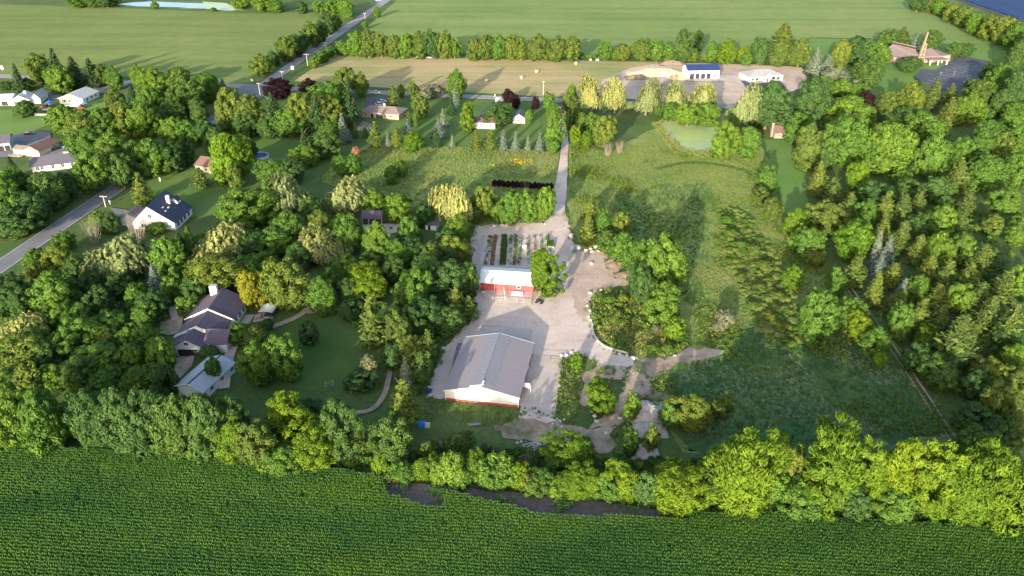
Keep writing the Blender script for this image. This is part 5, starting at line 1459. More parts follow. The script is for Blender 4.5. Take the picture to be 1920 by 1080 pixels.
# --- the white cottage under the big oak, and its neighbour
root, W = building('white_cottage', 'plain white cottage wall facing the spruce row under a big dark tree', 'house', (887, 240.5), (928, 242))
gable(root, 0, W, 0, 8.0, 2.9, 4.2, 'x', 'white_wall', 'red_brown_shingle', 0.35, 0.3)
for u in (W * 0.46, W * 0.80):
    opening(root, 'front', u, 1.3, 0.7, 0.8, 0.0)
opening(root, 'right', 4.0, 1.0, 1.2, 1.1, W)
root, W = building('small_grey_roofed_house', 'small white gable end house with grey roof right of the cottage', 'house', (969, 231), (984, 231.5))
gable(root, -1.8, W, 0, 9.0, 2.6, 4.4, 'y', 'white_wall', 'slate_shingle', 0.4, 0.35)
opening(root, 'front', 1.0, 1.0, 0.9, 1.0, 0.0)
root, W = building('roadside_shed', 'tiny white shed with a flat blue base behind the big oak', 'shed', (929, 194), (943, 195))
gable(root, 0, W, 0, 3.4, 1.9, 2.6, 'x', 'white_wall', 'pale_shingle', 0.25, 0.25)
opening(root, 'front', W / 2, 0.1, 1.2, 1.6, 0.0, 'door', 'blue_paint')

# --- new shed and new house by the hay field
root, W = building('pole_shed', 'tall white machine shed with navy metal roof and five openings', 'shed', (1288.5, 148.5), (1348, 147.5))
gable(root, 0, W, 0, 11.5, 5.0, 7.0, 'x', 'white_wall', 'navy_metal', 0.5, 0.4)
for i in range(5):
    opening(root, 'front', 2.6 + i * (W - 5.0) / 4.2, 0.1 if i < 4 else 1.0, 2.5 if i < 4 else 0.9, 3.0 if i < 4 else 1.6, 0.0, 'bay_door', 'window_glass')
MB().b2(0.1, W - 0.1, -0.30, -0.10, 0, 0.08).build('door_sill', MATS['pale_stone'], root)
root, W = building('new_house', 'new white single storey house with grey hip roof and front porch', 'house', (1404, 154.5), (1467, 150.5))
hip(root, 0, W, 0, 12.0, 2.9, 5.6, 'white_wall', 'grey_shingle', 0.6, 6.0)
MB().prism([(8.0, 0), (13.0, 0), (13.0, 2.9), (10.5, 4.4), (8.0, 2.9)], -1.6, 3.0, 'y').build('porch_wall', MATS['white_wall'], root)
MB().prism(chevron(8.0, 13.0, 2.9, 4.4, 0.4, 0.15), -2.0, 4.0, 'y').build('porch_roof', MATS['grey_shingle'], root)
MB().b2(2.0, 13.4, -3.2, -1.7, 0, 0.35).build('porch', MATS['white_trim'], root)
for u, y in ((2.2, 0.0), (5.0, 0.0), (15.2, 0.0), (18.4, 0.0)):
    opening(root, 'front', u, 0.9, 1.6, 1.3, y)
opening(root, 'front', 10.5, 0.1, 1.1, 2.1, -1.6, 'door', 'dark_red')
opening(root, 'front', 8.8, 0.9, 0.7, 1.3, -1.6)

# --- the brick church
root = tag(empty('church', G(1674, 118), R(4)), 'tan brick church with low brown roofs and a tall slim open bell tower', 'church')
x0 = G(1674, 118)
s = 0.345
MB().prism([(0, 0), (17, 0), (17, 3.6), (0, 3.6)], 0, 15, 'y').build('wall', MATS['orange_brick'], root)
# left wing: one long slope falling to the front left, cut by a dark clerestory slot along its top
v = [(-1.2, -1.0, 3.7), (15.4, -1.8, 3.7), (17.2, 7.6, 6.2), (5.0, 14.5, 8.2), (-1.4, 9.8, 5.0)]
lw = MB().add([(a, b, c) for a, b, c in v] + [(a, b, c - 0.3) for a, b, c in v], [(0, 1, 2, 3, 4), (9, 8, 7, 6, 5)] + [(i, 5 + i, 5 + (i + 1) % 5, (i + 1) % 5) for i in range(5)])
r = lw.build('roof', MATS['brown_shingle'], root)
v = [(5.2, 14.7, 8.3), (17.4, 7.8, 6.3), (18.0, 9.0, 7.4), (6.0, 15.8, 9.4)]
MB().add(v + [(a, b + 0.3, c) for a, b, c in v], [(0, 1, 2, 3), (7, 6, 5, 4)] + [(i, 4 + i, 4 + (i + 1) % 4, (i + 1) % 4) for i in range(4)]).build('clerestory', MATS['dark_opening'], root)
v = [(6.0, 15.8, 9.5), (18.2, 9.1, 7.5), (20.0, 16.0, 5.4), (9.0, 21.0, 5.4)]
MB().add(v + [(a, b, c - 0.3) for a, b, c in v], [(0, 1, 2, 3), (7, 6, 5, 4)] + [(i, 4 + i, 4 + (i + 1) % 4, (i + 1) % 4) for i in range(4)]).build('roof', MATS['brown_shingle'], root)
for a, b in (((-1.2, -1.0, 3.55), (15.4, -1.8, 3.55)), ((5.1, 14.6, 8.35), (17.3, 7.7, 6.35)), ((6.0, 15.9, 9.6), (18.2, 9.2, 7.6))):
    MB().tube(a, b, 0.09, n=4).build('roof_trim', MATS['tan_wood'], root)
# middle and right wing
MB().b2(17.1, 30.0, -0.5, 12.0, 0, 3.6).build('wall', MATS['orange_brick'], root)
MB().b2(30.1, 38.0, 2.5, 11.0, 0, 3.4).build('wall', MATS['orange_brick'], root)
v = [(19.6, 1.4, 3.7), (30.6, 0.6, 3.7), (39.4, 4.0, 3.6), (36.5, 12.5, 3.9), (29.0, 11.0, 6.4), (21.0, 8.8, 5.4)]
MB().add(v + [(a, b, c - 0.3) for a, b, c in v], [(0, 1, 4, 5), (1, 2, 3, 4), (6, 11, 10, 7), (7, 10, 9, 8)] + [(i, 6 + i, 6 + (i + 1) % 6, (i + 1) % 6) for i in range(6)]).build('roof', MATS['brown_shingle'], root)
for x in (31.6, 34.0, 36.4):
    opening(root, 'front', x, 0.8, 1.2, 1.6, 2.5, 'window')
for x in (2.0, 5.0, 20.5, 24.0):
    opening(root, 'front', x, 0.8, 1.0, 1.8, -0.5 if x > 17 else 0.0, 'window')
# canopy in front of the door
cn = MB().b2(19.0, 31.0, -8.0, -0.8, 2.9, 3.3).build('canopy', MATS['brown_shingle'], root)
for x, y in ((19.6, -7.4), (24.6, -7.4), (30.2, -7.4), (30.2, -2.0)):
    MB().b2(x - 0.3, x + 0.3, y - 0.3, y + 0.3, 0, 2.897).build('canopy_post', MATS['white_trim'], cn)
# bell tower: two brick fins joined by cross pieces, open in between, leaning apart towards the top
tw = MB().prism([(16.7, 0), (17.9, 0), (19.3, 18.0), (18.9, 18.0)], 1.4, 2.8, 'y').build('bell_tower', MATS['orange_brick'], root)
MB().prism([(19.3, 0), (20.1, 0), (20.2, 11.0), (19.8, 11.0)], 1.4, 2.8, 'y').build('tower_fin', MATS['orange_brick'], tw)
for z, xa, xb in ((4.2, 18.0, 19.5), (7.4, 18.25, 19.7), (10.6, 18.5, 19.85)):
    MB().b2(xa, xb, 1.5, 3.1, z, z + 0.7).build('tower_beam', MATS['orange_brick'], tw)
tag(root, kind=None)

# --- brick cottage by the strip lawn
root, W = building('brick_cottage', 'little orange brick cottage half hidden under maples by the strip lawn', 'house', (1451, 259.5), (1482, 260))
gable(root, 0, W, 0, 8.0, 2.7, 4.8, 'x', 'orange_brick', 'red_brown_shingle', 0.5, 0.4)
chimney(root, -0.6, 2.6, 0.0, 6.2, 0.9, 0.9, 'orange_brick')
for u in (2.2, 4.6, 7.0):
    opening(root, 'front', u, 0.9, 1.2, 1.1, 0.0)

# --- houses at the left edge
root, W = building('white_ranch_house', 'white ranch house of three joined pale roofs at the left edge', 'house', (-8, 200), (74, 196))
gable(root, 0, 7.6, 1.5, 12.0, 2.7, 4.6, 'x', 'white_wall', 'grey_metal_roof', 0.5, 0.3)
gable(root, 7.8, 16.4, 0.0, 10.5, 2.7, 4.9, 'y', 'white_wall', 'pale_shingle', 0.5, 0.3)
gable(root, 16.6, W, 2.5, 14.5, 2.7, 5.0, 'y', 'white_wall', 'grey_metal_roof', 0.6, 0.4)
chimney(root, 13.2, 6.0, 3.6, 5.9, 1.0, 1.0, 'white_wall')
for u in (9.4, 11.4, 14.0):
    opening(root, 'front', u, 0.9, 1.2, 1.2, 0.0)
opening(root, 'front', 4.0, 0.05, 3.0, 2.1, 1.5, 'patio_door', 'window_glass')
for y in (5.0, 9.0):
    opening(root, 'right', y, 0.9, 1.4, 1.2, W)
root, W = building('white_gable_house', 'white house with a big pale gable facing the yard left of the wood', 'house', (113, 194.5), (157, 195.5))
gable(root, 0, W, 0, 15.0, 2.8, 5.0, 'y', 'white_wall', 'pale_shingle', 0.5, 0.5)
hw_ = W / 2
MB().prism([(hw_ - 3.2, 4.03), (hw_ + 5.4, 3.32), (hw_ + 5.4, 3.36), (hw_ - 3.2, 4.07)], -1.8, -0.55, 'y').build('porch_roof', MATS['brown_shingle'], root)
for x in (hw_ - 3.0, hw_ + 1.0, hw_ + 5.0):
    MB().b2(x - 0.1, x + 0.1, -1.7, -1.5, 0, 3.3).build('porch_post', MATS['white_trim'], root)
for s in (-1, 1):
    MB().prism([(hw_, 5.02), (hw_ + s * (hw_ + 0.5), 2.6), (hw_ + s * (hw_ + 0.5), 2.85), (hw_, 5.25)], -0.56, -0.51, 'y').build('rake_trim', MATS['white_trim'], root)
for u in (2.4, 6.0, 10.0):
    opening(root, 'front', u, 0.9, 1.5, 1.2, 0.0)
for y in (4.0, 8.0, 12.0):
    opening(root, 'right', y, 1.0, 1.6, 1.1, W)
root, W = building('grey_shed', 'big blue grey metal shed cut by the left edge of the lawn', 'shed', (-30, 288), (22, 282))
gable(root, 0, W, 0, 12.0, 3.6, 5.6, 'x', 'blue_grey_wall', 'slate_shingle', 0.4, 0.4)
opening(root, 'front', W * 0.66, 0.05, 2.4, 2.4, 0.0, 'garage_door', 'dark_opening')
opening(root, 'front', W * 0.88, 0.05, 2.2, 2.4, 0.0, 'garage_door', 'dark_opening')
root, W = building('brown_roofed_house', 'cream walled house with brown roof between the grey shed and navy roofed house', 'house', (48, 292), (75, 294))
gable(root, 0, W, 0, 12.0, 2.6, 4.4, 'y', 'cream_wall', 'red_brown_shingle', 0.4, 0.4)
gable(root, -6.4, -0.1, 1.0, 6.0, 2.2, 3.1, 'x', 'cream_wall', 'brown_shingle', 0.3, 0.2)
opening(root, 'front', W * 0.7, 0.9, 1.1, 1.1, 0.0)
for x in (-5.8, -3.8, -1.8):
    MB().b2(x - 0.07, x + 0.07, -2.4, -2.26, 0, 1.1).build('deck_post', MATS['grey_wood'], root)
MB().b2(-6.2, -0.2, -2.6, 0.9, 0.28, 0.4).build('deck', MATS['grey_wood'], root)
root = tag(empty('navy_roofed_house', G(62, 324), R(24)), 'long low house with a navy blue roof near the left edge', 'house')
gable(root, 0, 18.5, 0, 9.0, 2.7, 4.9, 'x', 'white_wall', 'slate_shingle', 0.7, 0.5)
for u in (2.0, 3.6, 7.5, 11.0, 14.5):
    opening(root, 'front', u, 0.8, 1.1, 1.4, 0.0)

# --- pool house, open pavilion, gazebo
root, W = building('pool_house', 'tan house with a brown roof half hidden behind the bright locust', 'house', (368, 321), (402, 326))
gable(root, 0, W + 6, 0, 9.0, 2.7, 4.9, 'x', 'cream_wall', 'red_brown_shingle', 0.5, 0.4)
for u in (2.0, 5.0, 7.6):
    opening(root, 'front', u, 0.9, 1.2, 1.1, 0.0)
root, W = building('open_pavilion', 'open garden pavilion with a purple brown roof and dark bays', 'pavilion', (677, 426), (715, 426.5))
gable(root, 0, W, 2.2, 6.2, 2.6, 4.2, 'x', 'tan_wood', 'purple_shingle', 0.3, 0.3, xr=4.6)
for x in (0.2, W * 0.33, W * 0.66, W - 0.2):
    MB().b2(x - 0.12, x + 0.12, 2.0, 2.19, 0, 2.5).build('post', MATS['tan_wood'], root)
for i in range(3):
    opening(root, 'front', W * (0.17 + 0.33 * i), 0.1, W * 0.27, 2.1, 2.2, 'bay', 'dark_opening', 'tan_wood')
root, W = building('garden_hut', 'tiny dark roofed hut with a pale front in the shade right of the pavilion', 'hut', (798, 431), (812, 432))
gable(root, 0, W + 1.2, 0, 3.6, 2.0, 3.0, 'x', 'white_wall', 'slate_shingle', 0.3, 0.3)
opening(root, 'front', W * 0.5, 0.05, 0.9, 1.7, 0.0, 'door', 'dark_opening')
root, W = building('gazebo', 'square gazebo with a flat cream roof beside the curving garden path', 'gazebo', (491, 598), (511, 599))
for x in (0.1, W - 0.1):
    for y in (0.1, 3.3):
        MB().b2(x - 0.09, x + 0.09, y - 0.09, y + 0.09, 0, 2.4).build('post', MATS['dark_metal'], root)
MB().prism([(-0.5, 2.42), (W / 2, 2.62), (W + 0.5, 2.42), (W + 0.5, 2.52), (W / 2, 2.95), (-0.5, 2.52)], -0.4, 3.8, 'y').build('roof', MATS['pale_shingle'], root)
MB().b2(0.3, W - 0.3, 0.8, 2.8, 0.0, 0.75).build('seat', MATS['dark_metal'], root)
root, W = building('hidden_house', 'pale roofed house glimpsed between the maples below the church lot', 'house', (1688, 236), (1712, 238))
gable(root, 0, W, 0, 9.0, 2.7, 5.0, 'y', 'white_wall', 'pale_shingle', 0.5, 0.4)
opening(root, 'front', W / 2, 0.9, 1.2, 1.1, 0.0)

# ------------------------------------------------------------------ vehicles
def car(label, pix, heading, paint, kind='car', L=4.6):
    """heading in degrees clockwise from +Y."""
    nm = 'parked_van' if kind == 'van' else 'parked_car'
    root = tag(empty(nm, G(*pix), -R(heading)), label, kind, 'cars parked by the houses')
    w, h = (1.85, 1.5) if kind == 'car' else (2.0, 2.1)
    k = L / 4.6
    if kind == 'car':
        body = [(-2.3, .35), (2.25, .35), (2.3, .7), (1.3, .92), (-1.7, .98), (-2.3, .85)]
        cab = [(1.25, .93), (.55, h), (-1.25, h), (-1.95, .98)]
    else:
        body = [(-2.4, .35), (2.35, .35), (2.4, .85), (1.75, 1.1), (-2.4, 1.15)]
        cab = [(1.7, 1.1), (1.2, h), (-2.35, h), (-2.38, 1.15)]
    m = MB().prism([(a * k, b) for a, b in body], -w / 2, w / 2, 'x')
    m.v = [(x * (0.97 if z > .9 else 1), y, z) for x, y, z in m.v]
    m.build('body', MATS[paint], root)
    g = MB().prism([(a * k, b + 0.003) for a, b in cab], -w / 2 + 0.05, w / 2 - 0.05, 'x')
    g.v = [(x * (0.84 if z > 1.3 else 1), y, z) for x, y, z in g.v]
    g.build('window_band', MATS['window_glass'], root)
    t = cab[1][0] * k, cab[2][0] * k
    MB().b2(-w * .38, w * .38, t[1] + .05, t[0] - .05, h + .004, h + .05).build('roof_panel', MATS[paint], root)
    for sx in (-1, 1):
        for y in (1.45 * k, -1.45 * k):
            MB().tube((sx * (w / 2 - .2), y, .34), (sx * (w / 2 + .02), y, .34), .34, n=10).build('wheel', MATS['tyre_rubber'], root)
        MB().b2(sx * w * .36 - .18, sx * w * .36 + .18, 2.26 * k, 2.34 * k, .58, .74).build('headlight', MATS['lamp_lens'], root)
    return root


car('white car driving along the cross road below the hay field', (705.5, 175.5), 99, 'white_paint')
car('white car parked close behind the brick ranch roof', (713, 197), 60, 'white_paint')
car('pale silver car parked on the dark drive behind the brick ranch', (717, 192), 60, 'silver_paint')
car('black car on the asphalt by the bright lawn', (57, 252.5), 80, 'black_paint')
car('blue and silver car before the grey metal shed', (32, 277), 62, 'blue_car_paint')
car('silver car nosed in beside the grey metal shed', (20, 280), 62, 'silver_paint')
car('white van behind the navy roofed house', (124, 286), 150, 'white_paint', 'van', 5.4)
car('white pickup under the dark conifers by the cross road', (190, 155.5), 95, 'white_paint', 'van', 5.0)
car('dark pickup beside the brown roofed house', (104, 281), 40, 'black_paint')
car('red tractor-like utility vehicle before the white gable house', (152, 204), 70, 'dark_red', 'car', 3.8)
car('dark red car in the shade before the white gable house', (157, 193), 20, 'dark_red', 'car', 4.2)
car('dark red trailer car in the cluttered yard by the round shrub', (86, 202), 80, 'dark_red', 'car', 4.0)


def boat(label, pix, heading, L=6.0):
    root = tag(empty('covered_boat', G(*pix), -R(heading)), label, 'boat')
    n = 7
    vs, fs = [], []
    for i in range(n):
        t = i / (n - 1)
        w = 1.1 * (1 - max(0, (t - 0.45) / 0.55) ** 2 * 0.97)
        y = (t - .5) * L
        vs += [(-w * .55, y, .55), (-w, y, 1.25), (0, y, 1.5 - .1 * t), (w, y, 1.25), (w * .55, y, .55)]
    for i in range(n - 1):
        for j in range(5):
            a, b = 5 * i + j, 5 * i + (j + 1) % 5
            fs.append((a, b, b + 5, a + 5))
    fs += [(4, 3, 2, 1, 0), tuple(range(5 * n - 5, 5 * n))]
    MB().add(vs, fs).build('hull', MATS['white_paint'], root)
    fr = MB().b2(-.08, .08, -L / 2, L / 2 + 1.2, .38, .52).build('trailer', MATS['dark_metal'], root)
    for sx in (-1, 1):
        MB().tube((sx * .75, -.6, .32), (sx * .95, -.6, .32), .32, n=9).build('wheel', MATS['tyre_rubber'], fr)


boat('white covered boat on a trailer in the cluttered yard', (93, 209), 80)
boat('white boat on a trailer before the white gable house', (137, 201.5), 85, 6.5)

root = tag(empty('canopy_tent', G(95, 199), R(5)), 'blue pop-up canopy tent in the cluttered yard', 'tent')
for x in (-1.5, 1.5):
    for y in (-1.5, 1.5):
        MB().tube((x, y, 0), (x, y, 2.2), .04, n=5).build('leg', MATS['white_trim'], root)
MB().add([(-1.7, -1.7, 2.1), (1.7, -1.7, 2.1), (1.7, 1.7, 2.1), (-1.7, 1.7, 2.1), (0, 0, 3.2)], [(3, 2, 1, 0), (0, 1, 4), (1, 2, 4), (2, 3, 4), (3, 0, 4)]).build('canopy', MATS['blue_paint'], root)
root = tag(empty('canopy_tent', G(162, 200), R(5)), 'dark teal canopy tent before the white gable house', 'tent')
for x in (-1.5, 1.5):
    for y in (-1.5, 1.5):
        MB().tube((x, y, 0), (x, y, 2.0), .04, n=5).build('leg', MATS['dark_metal'], root)
MB().add([(-1.8, -1.8, 1.95), (1.8, -1.8, 1.95), (1.8, 1.8, 1.95), (-1.8, 1.8, 1.95), (0, 0, 2.9)], [(3, 2, 1, 0), (0, 1, 4), (1, 2, 4), (2, 3, 4), (3, 0, 4)]).build('canopy', MATS['teal_cloth'], root)


# ------------------------------------------------------------------ poles, lamps, signs
def pole(label, pix, top, arm=2.4, mat='wood_pole', az=95):
    b = G(*pix)
    h = height_at(b, top)
    root = tag(empty('utility_pole', b, -R(az - 90)), label, 'utility pole', 'utility poles along the roads')
    MB().tube((0, 0, 0), (0, 0, h), .20, .13, 8).build('pole', MATS[mat], root)
    if arm:
        ca_ = MB().box((0, .16, h - .5), (arm, .12, .16)).build('crossarm', MATS[mat], root)
        for x in (-arm / 2 + .15, 0, arm / 2 - .15):
            MB().tube((x, .16, h - .415), (x, .16, h - .1), .055, .035, 6).build('insulator', MATS['grey_stone'], ca_)


pole('pale utility pole standing in the hay field edge by the cross road', (1018.5, 178), 152, 1.6)
pole('tall pale utility pole with a wide crossarm by the straight road', (577, 124), 100.5, 3.6, az=95)
pole('utility pole behind the larger purple tree', (530, 149), 133, 2.8)
pole('far utility pole on the straight road below the bend in its hedge', (610.5, 92), 79, 2.6)
pole('farthest utility pole near the end of the straight road', (684.5, 36), 24, 2.4)
pole('leaning white utility pole at the road junction', (488, 180), 155, 2.2)
pole('utility pole beside the county road above the willow', (198.5, 388), 366.5, 2.8)
pole('low stub pole by the left mailbox on the county road', (1, 522), 508, 1.0)


def lamp_post(label, pix, top, arm=True):
    b = G(*pix)
    h = height_at(b, top)
    root = tag(empty('street_lamp', b, R(0)), label, 'street lamp')
    MB().tube((0, 0, 0), (0, 0, h), .12, .08, 7).build('pole', MATS['galvanised'], root)
    if arm:
        MB().tube((0, 0, h - 1.2), (3.6, 0, h), .05, .05, 5).build('arm', MATS['galvanised'], root)
        MB().box((3.9, 0, h), (.9, .3, .16)).build('lamp_head', MATS['galvanised'], root)
    else:
        MB().box((0, 0, h + .1), (.8, .4, .18)).build('lamp_head', MATS['galvanised'], root)


lamp_post('street lamp with a long arm at the road junction', (445.5, 168), 143)
lamp_post('light pole leaning at the near edge of the church lot', (1803, 172), 153, False)
lamp_post('left one of two short light posts on the church lot', (1763, 143), 136, False)
lamp_post('right one of two short light posts on the church lot', (1788, 142), 135, False)


def sign(label, pix, w, h, z, mat='white_trim'):
    root = tag(empty('road_sign', G(*pix), R(-8)), label, 'sign')
    MB().tube((0, 0, 0), (0, 0, z), .05, n=5).build('post', MATS['galvanised'], root)
    MB().box((0, -.06, z + h / 2 - .2), (w, .05, h)).build('sign_board', MATS[mat], root)


sign('white square sign beside the straight road', (549.5, 136), 1.6, 2.0, 2.0)
sign('small white sign in the far west field edge', (5.5, 133), 1.6, 2.0, 1.2)
sign('small white sign by the cross road right of the conifers', (223.5, 142.5), 1.0, 1.4, 1.2)
sign('small pale sign at the grassy corner of the junction', (473, 155), 1.2, 1.4, 1.0)
sign('small green sign at the road junction', (483, 152), 1.4, .9, 2.2, 'teal_cloth')
sign('white marker post on the lawn left of the pool house', (301, 342), .5, 1.3, .8)


def mailbox(label, pix):
    root = tag(empty('mailbox', G(*pix), R(-85)), label, 'mailbox')
    MB().b2(-.06, .06, -.06, .06, 0, 1.05).build('post', MATS['white_trim'], root)
    MB().prism([(-.2, 1.05), (.2, 1.05), (.2, 1.3), (0, 1.42), (-.2, 1.3)], -.35, .35, 'y').build('box', MATS['white_paint'], root)


mailbox('white mailbox beside the county road utility pole', (207, 383))
mailbox('white mailbox at the drive of the white cottage', (928, 182))

# ------------------------------------------------------------------ hay bales, pool, tanks
def bale(label, pix, az):
    root = tag(empty('hay_bale', G(*pix), R(az)), label, 'hay bale', 'round bales in the hay field')
    n = 18
    vs, fs = [], []
    for x, rr in ((-.75, .70), (-.68, .80), (.68, .80), (.75, .70)):
        for i in range(n):
            a = 6.2832 * i / n
            k = rr * (1 + .03 * math.sin(3 * a + 1))
            vs.append((x, k * math.cos(a), .80 + k * math.sin(a) * (1 if math.sin(a) > -.8 else .97)))
    for j in range(3):
        fs += [(j * n + i, j * n + (i + 1) % n, (j + 1) * n + (i + 1) % n, (j + 1) * n + i) for i in range(n)]
    fs += [tuple(range(n - 1, -1, -1)), tuple(range(3 * n, 4 * n))]
    MB().add(vs, fs).build('bale', MATS['hay'], root)
    root.scale = (1.0, 1.0, 1.0)


bale('nearest round hay bale, left of the pole in the hay field', (978, 147.5), 70)
bale('middle round hay bale in the hay field', (1006, 136), 30)
bale('farthest round hay bale near the tree band', (1080, 121), 80)
bale('round hay bale on the shadow in the left half of the hay field', (912.5, 153), 60)

root = tag(empty('swimming_pool', G(484.5, 300)), 'round white walled swimming pool on the shaded lawn', 'pool')
n = 36
pr_ = [(7.2 * .5, .0), (7.2 * .5, 1.25), (7.45 * .5, 1.28), (7.45 * .5, 1.18), (7.3 * .5, 1.1), (7.3 * .5, 0)]
vs, fs = [], []
for i in range(n):
    a = 6.2832 * i / n
    for r_, z in pr_:
        vs.append((r_ * math.cos(a), r_ * math.sin(a) + 3.0, z))
for i in range(n):
    for j in range(6):
        fs.append((6 * i + j, 6 * i + (j + 1) % 6, 6 * ((i + 1) % n) + (j + 1) % 6, 6 * ((i + 1) % n) + j))
MB().add(vs, fs).build('pool_wall', MATS['white_paint'], root)
MB().add([(3.59 * math.cos(6.2832 * i / n), 3.59 * math.sin(6.2832 * i / n) + 3.0, 1.08) for i in range(n)], [tuple(range(n))]).build('water', MATS['pool_water'], root)
for x in (3.3, 3.9):
    MB().tube((x, 1.6, 0), (x, 1.6, 2.0), .04, n=5).build('ladder_rail', MATS['white_trim'], root)
MB().b2(3.32, 3.88, 1.5, 1.7, .6, .66).build('ladder_step', MATS['white_trim'], root)

root = tag(empty('storage_tank', G(988, 735), R(-10)), 'white tank on a stand beside the long barn wall', 'tank')
MB().tube((-.75, 0, 1.9), (.75, 0, 1.9), .62, n=14).build('tank', MATS['white_paint'], root)
for x in (-.5, .5):
    for y in (-.4, .4):
        MB().b2(x - .05, x + .05, y - .05, y + .05, 0, 1.45).build('leg', MATS['galvanised'], root)
MB().tube((.9, -.3, .2), (.9, -.3, 2.2), .05, n=5).build('pipe', MATS['white_trim'], root)

root = tag(empty('water_trough', G(970, 553), R(-5)), 'long white trough against the red barn wall', 'trough')
MB().prism([(-.45, .1), (.45, .1), (.6, .75), (.5, .75), (.38, .25), (-.38, .25), (-.5, .75), (-.6, .75)], -1.6, 1.6, 'x').build('trough', MATS['white_paint'], root)
for x in (-1.2, 1.2):
    MB().b2(x - .08, x + .08, -.4, .4, 0, .095).build('foot', MATS['grey_wood'], root)


def fence(label, pixs, h, mat, rails, gap=2.4, name='rail_fence', r=.05, extra=0):
    P = [G(*q) for q in pixs]
    root = tag(empty(name, P[0]), label, 'fence')
    for a, b in zip(P[:-1], P[1:]):
        a, b = a - P[0], b - P[0]
        n_ = max(1, round((b - a).length / gap))
        for i in range(n_ + 1):
            q = a.lerp(b, i / n_)
            MB().tube(q, q + Vector((0, 0, h + .1)), r * 1.3, n=6).build('post', MATS[mat], root)
        for k in range(rails):
            z = Vector((0, 0, h * (k + 1) / rails))
            MB().tube(a + z, b + z, r, n=5).build('rail', MATS[mat], root)
    return root


fence('low wooden rail pen in front of the red barn', [(902, 551), (908, 563), (955, 567), (996, 571), (997, 553)], 1.3, 'grey_wood', 3)
fence('short white pipe gate inside the barn pen', [(945, 548), (947, 565)], 1.6, 'white_trim', 2, 2.5, 'pipe_gate')
fence('white plank fence below the cluttered yard', [(56, 217), (97, 218.5)], 1.1, 'white_trim', 3, 3.0, 'plank_fence')
fence('low silvery fence along the left edge of the barn pad', [(806, 735), (822, 690), (835, 662), (862, 632), (890, 604)], .9, 'grey_wood', 1, 4.0, 'edge_fence')
fence('thin pipe fence joining the long barn to the grass island', [(988, 672), (1054, 676)], 1.1, 'dark_metal', 2, 3.0, 'pipe_fence', .04)
fence('white edge boards behind the brick ranch field', [(780, 108.5), (818, 109.5)], .7, 'white_trim', 2, 4.0, 'board_fence', .10)


# ------------------------------------------------------------------ stones, kerb, rubble
def rock_mesh(seed, flat=.7):
    rng = random.Random(seed)
    bm = bmesh.new()
    bmesh.ops.create_icosphere(bm, subdivisions=2, radius=1)
    ax = [Vector((rng.gauss(0, 1), rng.gauss(0, 1), rng.gauss(0, 1))).normalized() for _ in range(9)]
    dd = [rng.uniform(.55, .85) for _ in ax]
    for v in bm.verts:
        for a, d in zip(ax, dd):
            t = v.co.dot(a)
            if t > d: v.co -= a * (t - d) * .9
        v.co *= 1 + rng.uniform(-.04, .04)
        v.co.z = v.co.z * flat + flat * .75
    me = bpy.data.meshes.new('boulder')
    bm.to_mesh(me)
    bm.free()
    me.materials.append(None)
    return me


ROCKS = [rock_mesh(s) for s in range(6)]
rrng = random.Random(5)


def rocks(area, group, rows, mat='pale_stone', name='boulder'):
    rows = sorted(rows)
    n_ = len(rows)
    for i, (x, y, w) in enumerate(rows):
        p_ = G(x, y)
        r_ = w / 2 * mpp(p_)
        o = link(name, rrng.choice(ROCKS))
        o.location = p_
        o.rotation_euler = (0, 0, rrng.uniform(0, 6.28))
        o.scale = (r_ * rrng.uniform(.9, 1.15), r_ * rrng.uniform(.85, 1.1), r_ * rrng.uniform(.75, 1.1))
        o.material_slots[0].link = 'OBJECT'
        o.material_slots[0].material = MATS[mat]
        if n_ == 1: s = f'the {area}'
        elif i == 0: s = f'leftmost {area}'
        elif i == n_ - 1: s = f'rightmost {area}'
        elif i >= n_ / 2: s = f'{ORD[n_ - 1 - i]} from right, {area}'
        else: s = f'{ORD[i]} from left, {area}'
        tag(o, s, 'boulder', group)


rocks('pale boulder along the kerb of the weedy mound', 'boulders along the mound kerb', [(1106, 551, 9), (1127, 546, 8), (1101, 575, 7), (1105, 584, 8), (1104, 595, 6), (1108, 602, 7), (1111, 610, 7), (1112, 618, 5), (1162, 665, 8), (1176, 668, 7), (1187, 674, 11), (1146, 656, 5), (1265, 668, 6)])
rocks('cream boulder in the heap at the head of the yard', 'boulders in the heap at the yard head', [(1099, 471, 8), (1107, 468, 9), (1117, 465, 10), (1126, 466, 9), (1135, 470, 9), (1110, 473, 8), (1143, 474, 8), (1122, 472, 6)])
rocks('big white boulder beside the lane end', 'white boulder by the lane', [(1070, 446, 15)])
rocks('pale boulder alone on the dirt right of the yard', 'lone boulder', [(1109, 496, 9)])
rocks('white boulder of the three below the round tree', 'three boulders below the round tree', [(1110, 774, 9), (1115, 783, 10), (1119, 792, 12)])
rocks('pale stone at the head of the grass island', 'stones at the head of the grass island', [(1053, 668, 8), (1062, 667, 8), (1072, 662, 7), (1072, 684, 6), (1075, 675, 5)])
rocks('pale stone scattered at the foot of the grass island', 'stones at the foot of the grass island', [(1045, 786, 6), (1050, 792, 8), (1058, 788, 6), (1054, 802, 8), (1046, 797, 5), (1036, 795, 5)], 'grey_stone')
rocks('white stone by the dirt track below the dirt clearing', 'stones by the dirt track', [(1162, 785, 10), (1136, 813, 9), (1243, 814, 9)])
rocks('white stone on the dump ground behind the hedgerow', 'stones on the dump ground', [(970, 832, 8), (977, 830, 7), (1011, 836, 10), (1020, 834, 7), (940, 805, 7), (1003, 846, 6)], 'grey_stone')
rocks('pale block along the top of the barn yard', 'blocks along the top of the yard', [(899, 427, 8), (927, 426, 8), (941, 424, 8), (919, 428, 5), (1022, 421, 5)], 'pale_stone')
